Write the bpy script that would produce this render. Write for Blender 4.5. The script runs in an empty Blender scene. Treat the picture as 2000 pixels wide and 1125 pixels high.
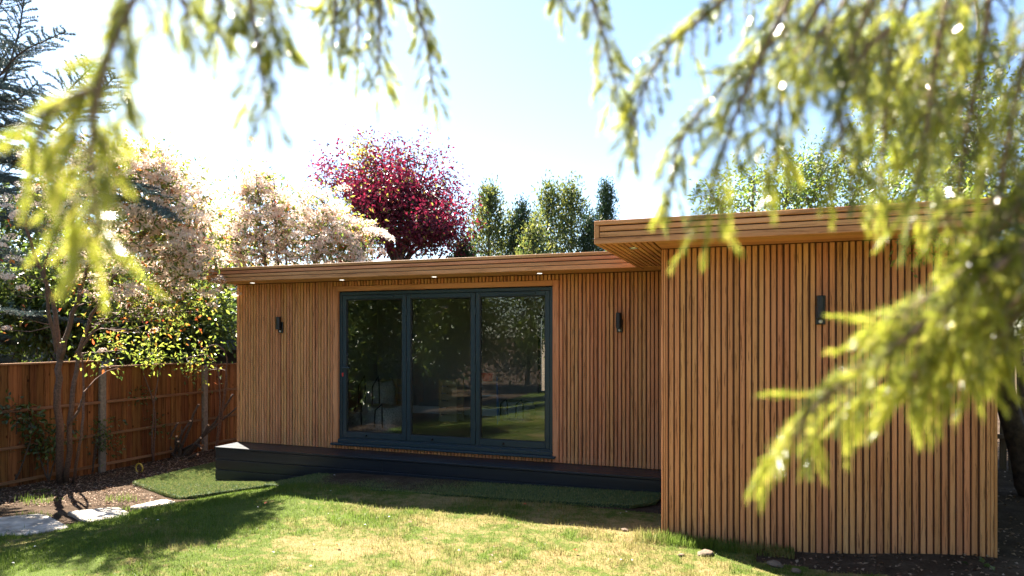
import bpy, math, random
import numpy as np
from mathutils import Vector

random.seed(7)
rng = np.random.default_rng(11)
scene = bpy.context.scene
col = scene.collection

# ------------------------------------------------------------------ camera
FPX, HX, HY = 1337.0, 1000.0, 657.0            # focal length and horizon of the 2000 px wide picture
YAW = math.atan2(490, 1337)
CAM = np.array([0.0, 0.0, 1.854])
cam_data = bpy.data.cameras.new('camera')
cam = bpy.data.objects.new('camera', cam_data)
col.objects.link(cam)
cam.location = CAM
cam.rotation_euler = (math.radians(90), 0, YAW)
cam_data.sensor_width = 36
cam_data.lens = FPX / 2000 * 36
cam_data.shift_y = (HY - 562.5) / 2000
cam_data.clip_start = 0.05
cam_data.clip_end = 2000
cam_data.dof.use_dof = True
cam_data.dof.focus_distance = 8.0
cam_data.dof.aperture_fstop = 1.9
cam_data.dof.aperture_blades = 7
scene.camera = cam

# ------------------------------------------------------------------ sky, sun, exposure
SUN_AZ, SUN_EL = math.radians(54), math.radians(48.5)     # the sun stands 54 degrees left of +Y
to_sun = Vector((-math.sin(SUN_AZ) * math.cos(SUN_EL), math.cos(SUN_AZ) * math.cos(SUN_EL), math.sin(SUN_EL)))
world = bpy.data.worlds.new('World')
scene.world = world
world.use_nodes = True
wn = world.node_tree.nodes
sky = wn.new('ShaderNodeTexSky')
sky.sky_type = 'NISHITA'
sky.sun_disc = False
sky.sun_elevation = SUN_EL
sky.sun_rotation = -SUN_AZ
sky.air_density = 1.0
sky.dust_density = 0.35
sky.ozone_density = 2.6
world.node_tree.links.new(sky.outputs[0], wn['Background'].inputs[0])
wn['Background'].inputs[1].default_value = 0.05
sun_data = bpy.data.lights.new('sun', 'SUN')
sun_data.energy = 5.0
sun_data.angle = math.radians(0.53)
sun_data.color = (1.0, 0.92, 0.80)
sun = bpy.data.objects.new('sun', sun_data)
sun.rotation_euler = (-to_sun).to_track_quat('-Z', 'Y').to_euler()
sun.location = (-8, 8, 12)
col.objects.link(sun)
scene.view_settings.view_transform = 'Standard'
scene.view_settings.look = 'None'
scene.view_settings.gamma = 1
scene.view_settings.exposure = 2.75
scene.view_settings.use_curve_mapping = False
scene.cycles.max_bounces = 8
scene.cycles.diffuse_bounces = 4
scene.cycles.transmission_bounces = 6
scene.cycles.transparent_max_bounces = 12
scene.cycles.sample_clamp_indirect = 6

# ------------------------------------------------------------------ pixel geometry helpers (a pixel + a real distance gives a place)
FW = np.array([-math.sin(YAW), math.cos(YAW), 0.0])
RT = np.array([math.cos(YAW), math.sin(YAW), 0.0])
UP = np.array([0, 0, 1.0])
def ray(x, y): return FW + RT * ((x - HX) / FPX) + UP * ((HY - y) / FPX)
def at(x, y, D): return CAM + ray(x, y) * D
def on_z(x, y, z):
    d = ray(x, y); return CAM + d * ((z - CAM[2]) / d[2])
def sm(t):
    t = np.clip(t, 0, 1); return t * t * (3 - 2 * t)

# ------------------------------------------------------------------ materials
def new_mat(name):
    m = bpy.data.materials.new(name)
    m.use_nodes = True
    nt = m.node_tree
    nt.nodes.clear()
    out = nt.nodes.new('ShaderNodeOutputMaterial')
    return m, nt, out
def N(nt, kind, **kw):
    n = nt.nodes.new(kind)
    for k, v in kw.items():
        if k == 'inp':
            for a, b in v.items(): n.inputs[a].default_value = b
        else: setattr(n, k, v)
    return n
def L(nt, a, b): nt.links.new(a, b)
def rgba(c): return (c[0], c[1], c[2], 1.0)
def ramp(nt, stops, interp='LINEAR'):
    r = nt.nodes.new('ShaderNodeValToRGB')
    r.color_ramp.interpolation = interp
    e = r.color_ramp.elements
    while len(e) < len(stops): e.new(0.5)
    for i, (p, c) in enumerate(stops):
        e[i].position = p; e[i].color = rgba(c)
    return r
def mixc(nt, fac, a, b, mode='MIX'):
    m = nt.nodes.new('ShaderNodeMix'); m.data_type = 'RGBA'; m.blend_type = mode
    for sock, v in ((0, fac), (6, a), (7, b)):
        if hasattr(v, 'links') or hasattr(v, 'is_linked'): nt.links.new(v, m.inputs[sock])
        elif sock == 0: m.inputs[0].default_value = v
        else: m.inputs[sock].default_value = rgba(v)
    return m.outputs[2]
def bump(nt, height, strength, dist):
    b = nt.nodes.new('ShaderNodeBump'); b.inputs['Strength'].default_value = strength; b.inputs['Distance'].default_value = dist
    nt.links.new(height, b.inputs['Height']); return b.outputs[0]

def simple(name, c, rough=0.6, metal=0.0, noise=0.15, scale=30, spec=0.5, bmp=0.0):
    m, nt, out = new_mat(name)
    p = N(nt, 'ShaderNodeBsdfPrincipled', inp={'Roughness': rough, 'Metallic': metal, 'Specular IOR Level': spec})
    tc = N(nt, 'ShaderNodeTexCoord')
    nz = N(nt, 'ShaderNodeTexNoise', inp={'Scale': scale, 'Detail': 5.0, 'Roughness': 0.6})
    L(nt, tc.outputs['Object'], nz.inputs['Vector'])
    lo = [v * (1 - noise) for v in c]; hi = [min(1, v * (1 + noise)) for v in c]
    r = ramp(nt, [(0.3, lo), (0.7, hi)])
    L(nt, nz.outputs['Fac'], r.inputs[0]); L(nt, r.outputs[0], p.inputs['Base Color'])
    if bmp: L(nt, bump(nt, nz.outputs['Fac'], 0.6, bmp), p.inputs['Normal'])
    L(nt, p.outputs[0], out.inputs[0])
    return m

def wood(name, axis, light, mid, dark, rough=0.55, grain=1.0, knots=False, randomness=0.35, streak=0.5, spec=0.12):
    """timber grain running along one object axis; each piece gets its own offset and tone from its random number"""
    m, nt, out = new_mat(name)
    p = N(nt, 'ShaderNodeBsdfPrincipled', inp={'Roughness': rough, 'Specular IOR Level': spec})
    tc = N(nt, 'ShaderNodeTexCoord'); oi = N(nt, 'ShaderNodeObjectInfo')
    mul = N(nt, 'ShaderNodeVectorMath', operation='MULTIPLY')
    s = [26.0 * grain] * 3; s[axis] = 1.3 * grain
    mul.inputs[1].default_value = s
    sc = N(nt, 'ShaderNodeMath', operation='MULTIPLY', inp={1: 91.7}); L(nt, oi.outputs['Random'], sc.inputs[0])
    add = N(nt, 'ShaderNodeVectorMath', operation='ADD')
    L(nt, tc.outputs['Object'], mul.inputs[0]); L(nt, mul.outputs[0], add.inputs[0]); L(nt, sc.outputs[0], add.inputs[1])
    n1 = N(nt, 'ShaderNodeTexNoise', inp={'Scale': 1.0, 'Detail': 6.0, 'Roughness': 0.65, 'Distortion': 0.6})
    n2 = N(nt, 'ShaderNodeTexNoise', inp={'Scale': 2.3, 'Detail': 4.0, 'Roughness': 0.7, 'Distortion': 0.3})
    n3 = N(nt, 'ShaderNodeTexNoise', inp={'Scale': 0.33, 'Detail': 2.0})
    for n in (n1, n2, n3): L(nt, add.outputs[0], n.inputs['Vector'])
    r1 = ramp(nt, [(0.30, dark), (0.48, mid), (0.68, light)])
    L(nt, n1.outputs['Fac'], r1.inputs[0])
    r2 = ramp(nt, [(0.36, (0.12, 0.095, 0.08)), (0.45, (1, 1, 1))])
    L(nt, n2.outputs['Fac'], r2.inputs[0])
    c = mixc(nt, streak, r1.outputs[0], r2.outputs[0], 'MULTIPLY')
    r3 = ramp(nt, [(0.3, (1 - randomness,) * 3), (0.7, (1 + 0.0,) * 3)])
    L(nt, n3.outputs['Fac'], r3.inputs[0])
    c = mixc(nt, 0.8, c, r3.outputs[0], 'MULTIPLY')
    rr = N(nt, 'ShaderNodeMapRange', inp={3: 1 - randomness * 0.9, 4: 1.0}); L(nt, oi.outputs['Random'], rr.inputs[0])
    hs = N(nt, 'ShaderNodeHueSaturation'); L(nt, rr.outputs[0], hs.inputs['Value'])
    fr_ = N(nt, 'ShaderNodeMath', operation='MULTIPLY', inp={1: 37.3}); L(nt, oi.outputs['Random'], fr_.inputs[0])
    fc_ = N(nt, 'ShaderNodeMath', operation='FRACT'); L(nt, fr_.outputs[0], fc_.inputs[0])
    hr_ = N(nt, 'ShaderNodeMapRange', inp={3: 0.490, 4: 0.508}); L(nt, fc_.outputs[0], hr_.inputs[0]); L(nt, hr_.outputs[0], hs.inputs['Hue']); L(nt, c, hs.inputs['Color'])
    c = hs.outputs[0]
    if knots:
        vo = N(nt, 'ShaderNodeTexVoronoi', inp={'Scale': 5.5})
        mp = N(nt, 'ShaderNodeVectorMath', operation='MULTIPLY'); mp.inputs[1].default_value = (1.0, 1.0, 0.75)
        ad = N(nt, 'ShaderNodeVectorMath', operation='ADD')
        L(nt, tc.outputs['Object'], mp.inputs[0]); L(nt, mp.outputs[0], ad.inputs[0]); L(nt, sc.outputs[0], ad.inputs[1])
        L(nt, ad.outputs[0], vo.inputs['Vector'])
        kr = ramp(nt, [(0.05, (0.16, 0.09, 0.05)), (0.13, (1, 1, 1))]); L(nt, vo.outputs['Distance'], kr.inputs[0])
        c = mixc(nt, 0.9, c, kr.outputs[0], 'MULTIPLY')
    L(nt, c, p.inputs['Base Color'])
    L(nt, bump(nt, n1.outputs['Fac'], 0.35, 0.002), p.inputs['Normal'])
    L(nt, p.outputs[0], out.inputs[0])
    return m

def leaf_mat(name, stops, trans=0.45, rough=0.4, gloss=0.5, tstops=None):
    """leaf: every leaf (mesh island) has its own tint; light shines through"""
    m, nt, out = new_mat(name)
    geo = N(nt, 'ShaderNodeNewGeometry')
    r = ramp(nt, stops); L(nt, geo.outputs['Random Per Island'], r.inputs[0])
    p = N(nt, 'ShaderNodeBsdfPrincipled', inp={'Roughness': rough, 'Specular IOR Level': gloss})
    L(nt, r.outputs[0], p.inputs['Base Color'])
    t = N(nt, 'ShaderNodeBsdfTranslucent')
    if tstops:
        r2 = ramp(nt, tstops); L(nt, geo.outputs['Random Per Island'], r2.inputs[0]); L(nt, r2.outputs[0], t.inputs[0])
    else:
        L(nt, r.outputs[0], t.inputs[0])
    mx = N(nt, 'ShaderNodeMixShader', inp={0: trans})
    L(nt, p.outputs[0], mx.inputs[1]); L(nt, t.outputs[0], mx.inputs[2]); L(nt, mx.outputs[0], out.inputs[0])
    return m

TEAK = dict(light=(0.74, 0.365, 0.172), mid=(0.67, 0.302, 0.130), dark=(0.50, 0.210, 0.085))
M = {}
M['slat'] = wood('slat_timber', 2, **TEAK, randomness=0.18, streak=0.62)
M['board_x'] = wood('board_timber_long', 0, **TEAK, grain=0.8, randomness=0.22, streak=0.45)
M['board_y'] = wood('board_timber_deep', 1, **TEAK, grain=0.8, randomness=0.22, streak=0.45)
M['backing'] = simple('dark_groove', (0.11, 0.045, 0.02), 0.8)
M['anthracite'] = simple('anthracite_frame', (0.016, 0.034, 0.046), 0.36, noise=0.06, scale=60, spec=0.5)
M['gasket'] = simple('rubber_gasket', (0.01, 0.01, 0.011), 0.6)
M['black'] = simple('black_metal', (0.010, 0.011, 0.013), 0.42, noise=0.1)
M['deck'] = wood('black_stained_board', 0, (0.018, 0.024, 0.036), (0.012, 0.016, 0.025), (0.006, 0.008, 0.012), rough=0.36, grain=0.7, randomness=0.3, streak=0.3, spec=0.5)
M['fence'] = wood('fence_board', 2, (0.42, 0.185, 0.062), (0.32, 0.13, 0.042), (0.16, 0.062, 0.022), rough=0.75, grain=0.7, knots=True, randomness=0.6, streak=0.7)
M['fence_rail'] = wood('fence_rail', 1, (0.34, 0.19, 0.10), (0.28, 0.145, 0.07), (0.18, 0.09, 0.045), rough=0.8, grain=0.7, randomness=0.3)
M['concrete'] = simple('concrete', (0.21, 0.175, 0.135), 0.9, noise=0.35, scale=25, bmp=0.004)
M['old_fence'] = wood('old_fence_board', 2, (0.25, 0.19, 0.14), (0.18, 0.13, 0.095), (0.10, 0.07, 0.05), rough=0.85, grain=0.8, randomness=0.4)
M["stone"] = simple('paving_stone', (0.38, 0.335, 0.28), 0.9, noise=0.55, scale=6, bmp=0.006)
M['white'] = simple('white_paint', (0.75, 0.74, 0.71), 0.6, noise=0.04)
M['plaster'] = simple('grey_plaster', (0.27, 0.26, 0.25), 0.9, noise=0.06)
M['ceil'] = simple('ceiling_paint', (0.3, 0.3, 0.29), 0.9, noise=0.03)
M['oak'] = wood('oak_floor', 0, (0.50, 0.31, 0.17), (0.42, 0.24, 0.125), (0.28, 0.15, 0.075), rough=0.35, grain=0.5, randomness=0.3)
M['chrome'] = simple('brushed_steel', (0.6, 0.6, 0.58), 0.25, metal=1.0, noise=0.05)
M['roofing'] = simple('roof_membrane', (0.10, 0.10, 0.105), 0.8)
M['outhouse'] = simple('dark_cladding', (0.030, 0.032, 0.035), 0.7)
M['outfascia'] = simple('slate_blue_fascia', (0.075, 0.105, 0.16), 0.5, noise=0.08)
M['bark'] = simple('bark', (0.085, 0.058, 0.042), 0.9, noise=0.5, scale=35, bmp=0.01)
M['bark_red'] = simple('reddish_bark', (0.13, 0.075, 0.052), 0.85, noise=0.45, scale=40, bmp=0.008)
M['bark_pale'] = simple('pale_bark', (0.42, 0.37, 0.31), 0.85, noise=0.45, scale=22, bmp=0.006)
M['bark_dark'] = simple('dark_bark', (0.07, 0.048, 0.036), 0.95, noise=0.5, scale=18, bmp=0.02)
M['cut'] = simple('fresh_cut_wood', (0.75, 0.50, 0.30), 0.8, noise=0.2)
M['twig'] = simple('cedar_twig', (0.24, 0.15, 0.10), 0.8, noise=0.35, scale=80)
M['bag'] = simple('woven_bag', (0.36, 0.36, 0.34), 0.7, noise=0.5, scale=45, bmp=0.008)
M['redp'] = simple('red_plastic', (0.55, 0.03, 0.03), 0.4)
M['bluep'] = simple('blue_plastic', (0.10, 0.20, 0.42), 0.4)
M['yellowp'] = simple('yellow_plastic', (0.60, 0.42, 0.06), 0.45)
M['greyp'] = simple('light_grey_plastic', (0.5, 0.52, 0.54), 0.45)
M['crate'] = simple('tan_crate', (0.36, 0.29, 0.18), 0.6)
M['flint'] = simple('flint', (0.15, 0.105, 0.072), 0.9, noise=0.35, scale=30, bmp=0.01)

M['leaf_photinia'] = leaf_mat('photinia_leaf', [(0.0, (0.055, 0.085, 0.022)), (0.5, (0.10, 0.13, 0.03)), (0.84, (0.17, 0.18, 0.04)), (0.93, (0.30, 0.13, 0.03)), (1.0, (0.34, 0.05, 0.03))], 0.5, 0.32, 0.6,
    [(0.0, (0.12, 0.20, 0.03)), (0.6, (0.32, 0.38, 0.06)), (0.86, (0.48, 0.42, 0.07)), (0.93, (0.60, 0.22, 0.04)), (1.0, (0.60, 0.09, 0.04))])
M['leaf_laurel'] = leaf_mat('laurel_leaf', [(0.0, (0.022, 0.045, 0.016)), (0.6, (0.045, 0.08, 0.024)), (1.0, (0.11, 0.15, 0.035))], 0.35, 0.3, 0.6,
    [(0.0, (0.06, 0.12, 0.02)), (1.0, (0.30, 0.36, 0.06))])
M['leaf_lime'] = leaf_mat('lime_leaf', [(0.0, (0.07, 0.12, 0.02)), (0.6, (0.14, 0.19, 0.03)), (1.0, (0.24, 0.26, 0.05))], 0.5, 0.35, 0.6,
    [(0.0, (0.22, 0.34, 0.04)), (1.0, (0.55, 0.55, 0.08))])
M['leaf_shrub'] = leaf_mat('shrub_leaf', [(0.0, (0.045, 0.08, 0.02)), (1.0, (0.13, 0.17, 0.04))], 0.42, 0.35, 0.5, [(0.0, (0.12, 0.22, 0.03)), (1.0, (0.36, 0.40, 0.06))])
M['leaf_plum'] = leaf_mat('plum_leaf', [(0.0, (0.045, 0.006, 0.014)), (0.6, (0.10, 0.010, 0.022)), (0.93, (0.17, 0.02, 0.03)), (0.96, (0.12, 0.14, 0.03)), (1.0, (0.17, 0.17, 0.04))], 0.5, 0.35, 0.5,
    [(0.0, (0.08, 0.006, 0.020)), (0.6, (0.17, 0.010, 0.034)), (0.92, (0.28, 0.020, 0.050)), (0.95, (0.4, 0.36, 0.06)), (1.0, (0.45, 0.42, 0.08))])
M['leaf_plum_green'] = leaf_mat('sucker_leaf', [(0.0, (0.10, 0.13, 0.03)), (1.0, (0.2, 0.2, 0.05))], 0.5, 0.4, 0.5, [(0.0, (0.35, 0.38, 0.06)), (1.0, (0.55, 0.5, 0.1))])
M['blossom'] = leaf_mat('blossom', [(0.0, (0.76, 0.56, 0.45)), (0.6, (0.90, 0.75, 0.63)), (1.0, (0.93, 0.84, 0.74))], 0.55, 0.8, 0.1)
M['leaf_conifer'] = leaf_mat('conifer_spray', [(0.0, (0.030, 0.055, 0.024)), (0.6, (0.055, 0.085, 0.032)), (1.0, (0.12, 0.14, 0.04))], 0.32, 0.5, 0.4,
    [(0.0, (0.10, 0.17, 0.05)), (1.0, (0.36, 0.36, 0.07))])
M['leaf_conifer_dark'] = leaf_mat('dark_conifer_spray', [(0.0, (0.016, 0.036, 0.014)), (1.0, (0.05, 0.085, 0.026))], 0.25, 0.5, 0.4)
M['needle_blue'] = leaf_mat('blue_cedar_needle', [(0.0, (0.040, 0.066, 0.064)), (0.6, (0.075, 0.115, 0.11)), (1.0, (0.13, 0.17, 0.14))], 0.2, 0.45, 0.5)
M['needle_old'] = leaf_mat('cedar_needle', [(0.0, (0.07, 0.095, 0.03)), (0.6, (0.14, 0.165, 0.04)), (1.0, (0.25, 0.255, 0.06))], 0.45, 0.22, 1.0,
    [(0.0, (0.20, 0.24, 0.05)), (1.0, (0.42, 0.44, 0.10))])
M['needle_new'] = leaf_mat('cedar_new_needle', [(0.0, (0.14, 0.18, 0.025)), (0.5, (0.30, 0.32, 0.045)), (1.0, (0.48, 0.42, 0.10))], 0.6, 0.25, 0.9,
    [(0.0, (0.22, 0.30, 0.03)), (0.6, (0.50, 0.52, 0.06)), (1.0, (0.76, 0.66, 0.15))])
M['deadleaf'] = leaf_mat('dead_leaf', [(0.0, (0.10, 0.06, 0.04)), (0.5, (0.22, 0.14, 0.09)), (0.85, (0.36, 0.25, 0.17)), (1.0, (0.45, 0.34, 0.26))], 0.2, 0.8, 0.2)
M['redleaf'] = leaf_mat('red_leaf', [(0.0, (0.50, 0.09, 0.03)), (1.0, (0.55, 0.12, 0.04))], 0.35, 0.5, 0.4)
M['petal'] = leaf_mat('petal', [(0.0, (0.75, 0.72, 0.70)), (1.0, (0.85, 0.82, 0.80))], 0.3, 0.6, 0.2)

def grass_colour(nt, straw, green):
    """dry and green patches laid out in world space, shared by the soil of the lawn and the blades"""
    geo = N(nt, 'ShaderNodeNewGeometry')
    n1 = N(nt, 'ShaderNodeTexNoise', inp={'Scale': 1.1, 'Detail': 4.0, 'Roughness': 0.6})
    n2 = N(nt, 'ShaderNodeTexNoise', inp={'Scale': 8.0, 'Detail': 6.0, 'Roughness': 0.75})
    L(nt, geo.outputs['Position'], n1.inputs['Vector']); L(nt, geo.outputs['Position'], n2.inputs['Vector'])
    a = N(nt, 'ShaderNodeMath', operation='ADD'); L(nt, n1.outputs['Fac'], a.inputs[0]); L(nt, n2.outputs['Fac'], a.inputs[1])
    # the lawn is worn and dry towards the middle of the garden
    sx = N(nt, 'ShaderNodeSeparateXYZ'); L(nt, geo.outputs['Position'], sx.inputs[0])
    dr = N(nt, 'ShaderNodeMapRange', inp={1: -5.6, 2: -3.2, 3: 0.10, 4: -0.10}); L(nt, sx.outputs[0], dr.inputs[0])
    a2 = N(nt, 'ShaderNodeMath', operation='ADD'); L(nt, a.outputs[0], a2.inputs[0]); L(nt, dr.outputs[0], a2.inputs[1])
    mr = N(nt, 'ShaderNodeMapRange', inp={1: 0.80, 2: 1.02}); L(nt, a2.outputs[0], mr.inputs[0])
    return mixc(nt, mr.outputs[0], straw, green), n2

def make_lawn_mat():
    m, nt, out = new_mat('lawn_ground')
    p = N(nt, 'ShaderNodeBsdfPrincipled', inp={'Roughness': 0.95, 'Specular IOR Level': 0.1})
    c, n2 = grass_colour(nt, (0.275, 0.208, 0.092), (0.088, 0.122, 0.022))
    geo = N(nt, 'ShaderNodeNewGeometry')
    n3 = N(nt, 'ShaderNodeTexNoise', inp={'Scale': 60.0, 'Detail': 4.0, 'Roughness': 0.7}); L(nt, geo.outputs['Position'], n3.inputs['Vector'])
    r = ramp(nt, [(0.32, (0.45, 0.42, 0.36)), (0.6, (1, 1, 1))]); L(nt, n3.outputs['Fac'], r.inputs[0])
    c = mixc(nt, 0.75, c, r.outputs[0], 'MULTIPLY')
    L(nt, c, p.inputs['Base Color']); L(nt, bump(nt, n3.outputs['Fac'], 1.0, 0.02), p.inputs['Normal']); L(nt, p.outputs[0], out.inputs[0])
    return m
def make_blade_mat():
    m, nt, out = new_mat('grass_blade')
    c, n2 = grass_colour(nt, (0.31, 0.248, 0.087), (0.105, 0.17, 0.018))
    geo = N(nt, 'ShaderNodeNewGeometry')
    r = ramp(nt, [(0.0, (0.55, 0.6, 0.4)), (1.0, (1, 1, 1))]); L(nt, geo.outputs['Random Per Island'], r.inputs[0])
    c = mixc(nt, 1.0, c, r.outputs[0], 'MULTIPLY')
    p = N(nt, 'ShaderNodeBsdfPrincipled', inp={'Roughness': 0.5, 'Specular IOR Level': 0.3}); L(nt, c, p.inputs['Base Color'])
    t = N(nt, 'ShaderNodeBsdfTranslucent')
    g = N(nt, 'ShaderNodeGamma', inp={1: 0.75}); L(nt, c, g.inputs[0]); L(nt, g.outputs[0], t.inputs[0])
    mx = N(nt, 'ShaderNodeMixShader', inp={0: 0.45}); L(nt, p.outputs[0], mx.inputs[1]); L(nt, t.outputs[0], mx.inputs[2]); L(nt, mx.outputs[0], out.inputs[0])
    return m
def make_soil_mat():
    m, nt, out = new_mat('soil')
    p = N(nt, 'ShaderNodeBsdfPrincipled', inp={'Roughness': 0.95, 'Specular IOR Level': 0.03})
    geo = N(nt, 'ShaderNodeNewGeometry')
    n1 = N(nt, 'ShaderNodeTexNoise', inp={'Scale': 3.0, 'Detail': 8.0, 'Roughness': 0.7}); L(nt, geo.outputs['Position'], n1.inputs['Vector'])
    n3 = N(nt, 'ShaderNodeTexNoise', inp={'Scale': 45.0, 'Detail': 4.0, 'Roughness': 0.7}); L(nt, geo.outputs['Position'], n3.inputs['Vector'])
    r = ramp(nt, [(0.3, (0.050, 0.034, 0.023)), (0.55, (0.10, 0.070, 0.048)), (0.75, (0.18, 0.135, 0.10))]); L(nt, n1.outputs['Fac'], r.inputs[0])
    r2 = ramp(nt, [(0.3, (0.4, 0.4, 0.4)), (0.65, (1, 1, 1))]); L(nt, n3.outputs['Fac'], r2.inputs[0])
    c = mixc(nt, 0.8, r.outputs[0], r2.outputs[0], 'MULTIPLY')
    L(nt, c, p.inputs['Base Color']); L(nt, bump(nt, n3.outputs['Fac'], 1.0, 0.03), p.inputs['Normal']); L(nt, p.outputs[0], out.inputs[0])
    return m
M['lawn'], M['blade'], M['soil'] = make_lawn_mat(), make_blade_mat(), make_soil_mat()
M['turf_base'] = simple('turf_backing', (0.03, 0.06, 0.025), 0.9, noise=0.3)
M['turf_blade'] = leaf_mat('turf_fibre', [(0.0, (0.07, 0.125, 0.04)), (0.5, (0.13, 0.185, 0.055)), (0.85, (0.24, 0.25, 0.08)), (1.0, (0.36, 0.30, 0.13))], 0.3, 0.45, 0.5)

def make_glass():
    m, nt, out = new_mat('window_glass')
    fr = N(nt, 'ShaderNodeFresnel', inp={0: 1.52})
    mul = N(nt, 'ShaderNodeMath', operation='MULTIPLY_ADD', inp={1: 1.05, 2: 0.01}); mul.use_clamp = True
    L(nt, fr.outputs[0], mul.inputs[0])
    tr = N(nt, 'ShaderNodeBsdfTransparent', inp={0: (0.93, 0.95, 0.94, 1)})
    gl = N(nt, 'ShaderNodeBsdfGlossy', inp={'Roughness': 0.0, 0: (1, 1, 1, 1)})
    tc = N(nt, 'ShaderNodeTexCoord'); nz = N(nt, 'ShaderNodeTexNoise', inp={'Scale': 2.2, 'Detail': 1.0}); L(nt, tc.outputs['Object'], nz.inputs['Vector'])
    L(nt, bump(nt, nz.outputs['Fac'], 0.05, 0.01), gl.inputs['Normal'])
    mx = N(nt, 'ShaderNodeMixShader'); L(nt, mul.outputs[0], mx.inputs[0]); L(nt, tr.outputs[0], mx.inputs[1]); L(nt, gl.outputs[0], mx.inputs[2]); L(nt, mx.outputs[0], out.inputs[0])
    return m
M['glass'] = make_glass()
def make_lens():
    m, nt, out = new_mat('downlight_lens')
    p = N(nt, 'ShaderNodeBsdfPrincipled', inp={'Base Color': (0.9, 0.88, 0.82, 1), 'Roughness': 0.4, 'Emission Color': (1, 0.93, 0.82, 1), 'Emission Strength': 0.35})
    L(nt, p.outputs[0], out.inputs[0]); return m
M['lens'] = make_lens()

# ------------------------------------------------------------------ mesh helpers
class MB:
    """collects boxes, tubes and faces into one mesh"""
    def __init__(s): s.v, s.f = [], []
    def box(s, x0, x1, y0, y1, z0, z1, bev=0.0):
        o = len(s.v)
        if bev <= 0:
            s.v += [(x0, y0, z0), (x1, y0, z0), (x1, y1, z0), (x0, y1, z0), (x0, y0, z1), (x1, y0, z1), (x1, y1, z1), (x0, y1, z1)]
            s.f += [tuple(o + i for i in q) for q in ((0, 3, 2, 1), (4, 5, 6, 7), (0, 1, 5, 4), (1, 2, 6, 5), (2, 3, 7, 6), (3, 0, 4, 7))]
            return s
        c, h = ((x0 + x1) / 2, (y0 + y1) / 2, (z0 + z1) / 2), ((x1 - x0) / 2, (y1 - y0) / 2, (z1 - z0) / 2)
        idx = {}
        for sx in (-1, 1):
            for sy in (-1, 1):
                for sz in (-1, 1):
                    sg = (sx, sy, sz)
                    for a in range(3):
                        p = [c[i] + sg[i] * (h[i] if i == a else h[i] - bev) for i in range(3)]
                        idx[(sg, a)] = len(s.v); s.v.append(tuple(p))
        for a in range(3):
            b, d = (a + 1) % 3, (a + 2) % 3
            for sa in (-1, 1):
                q = []
                for sb, sd in ((-1, -1), (1, -1), (1, 1), (-1, 1)):
                    k = [0, 0, 0]; k[a], k[b], k[d] = sa, sb, sd; q.append(idx[(tuple(k), a)])
                s.f.append(tuple(q if sa > 0 else q[::-1]))
            for sb in (-1, 1):
                for sd in (-1, 1):
                    k0, k1 = [0] * 3, [0] * 3
                    k0[a], k0[b], k0[d] = -1, sb, sd; k1[a], k1[b], k1[d] = 1, sb, sd
                    q = [idx[(tuple(k0), b)], idx[(tuple(k1), b)], idx[(tuple(k1), d)], idx[(tuple(k0), d)]]
                    s.f.append(tuple(q if sb * sd > 0 else q[::-1]))
        for sg in [(i, j, k) for i in (-1, 1) for j in (-1, 1) for k in (-1, 1)]:
            q = [idx[(sg, 0)], idx[(sg, 1)], idx[(sg, 2)]]
            s.f.append(tuple(q if sg[0] * sg[1] * sg[2] > 0 else q[::-1]))
        return s
    def tube(s, pts, radii, sides=6, caps=True):
        pts = [np.asarray(p, float) for p in pts]; n = len(pts)
        if not hasattr(radii, '__len__'): radii = [radii] * n
        o = len(s.v); prev = None
        for i in range(n):
            t = pts[min(i + 1, n - 1)] - pts[max(i - 1, 0)]; t = t / (np.linalg.norm(t) + 1e-9)
            if prev is None:
                a = np.array([0, 0, 1.0]) if abs(t[2]) < 0.9 else np.array([1.0, 0, 0])
                u = np.cross(t, a)
            else: u = prev - t * (prev @ t)
            u = u / (np.linalg.norm(u) + 1e-9); prev = u; w = np.cross(t, u)
            for k in range(sides):
                a = 2 * math.pi * k / sides
                s.v.append(tuple(pts[i] + (u * math.cos(a) + w * math.sin(a)) * radii[i]))
        for i in range(n - 1):
            for k in range(sides):
                a, b = o + i * sides + k, o + i * sides + (k + 1) % sides
                s.f.append((a, b, b + sides, a + sides))
        if caps:
            s.f.append(tuple(o + k for k in range(sides))[::-1]); s.f.append(tuple(o + (n - 1) * sides + k for k in range(sides)))
        return s
    def lathe(s, prof, cx, cy, cz, sides=16, axis=2):
        """profile (r, h) turned about an axis through (cx, cy, cz)"""
        o = len(s.v)
        for r, hh in prof:
            for k in range(sides):
                a = 2 * math.pi * k / sides; p = [r * math.cos(a), r * math.sin(a), hh]
                if axis == 1: p = [p[0], hh, p[1]]
                s.v.append((cx + p[0], cy + p[1], cz + p[2]))
        for i in range(len(prof) - 1):
            for k in range(sides):
                a, b = o + i * sides + k, o + i * sides + (k + 1) % sides
                q = (a, b, b + sides, a + sides); s.f.append(q if axis == 2 else q[::-1])
        q = tuple(o + k for k in range(sides)); s.f.append(q[::-1] if axis == 2 else q)
        q = tuple(o + (len(prof) - 1) * sides + k for k in range(sides)); s.f.append(q if axis == 2 else q[::-1])
        return s
    def mesh(s, name, mat):
        me = bpy.data.meshes.new(name); me.from_pydata(s.v, [], s.f); me.materials.append(mat); me.update(); return me

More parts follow.
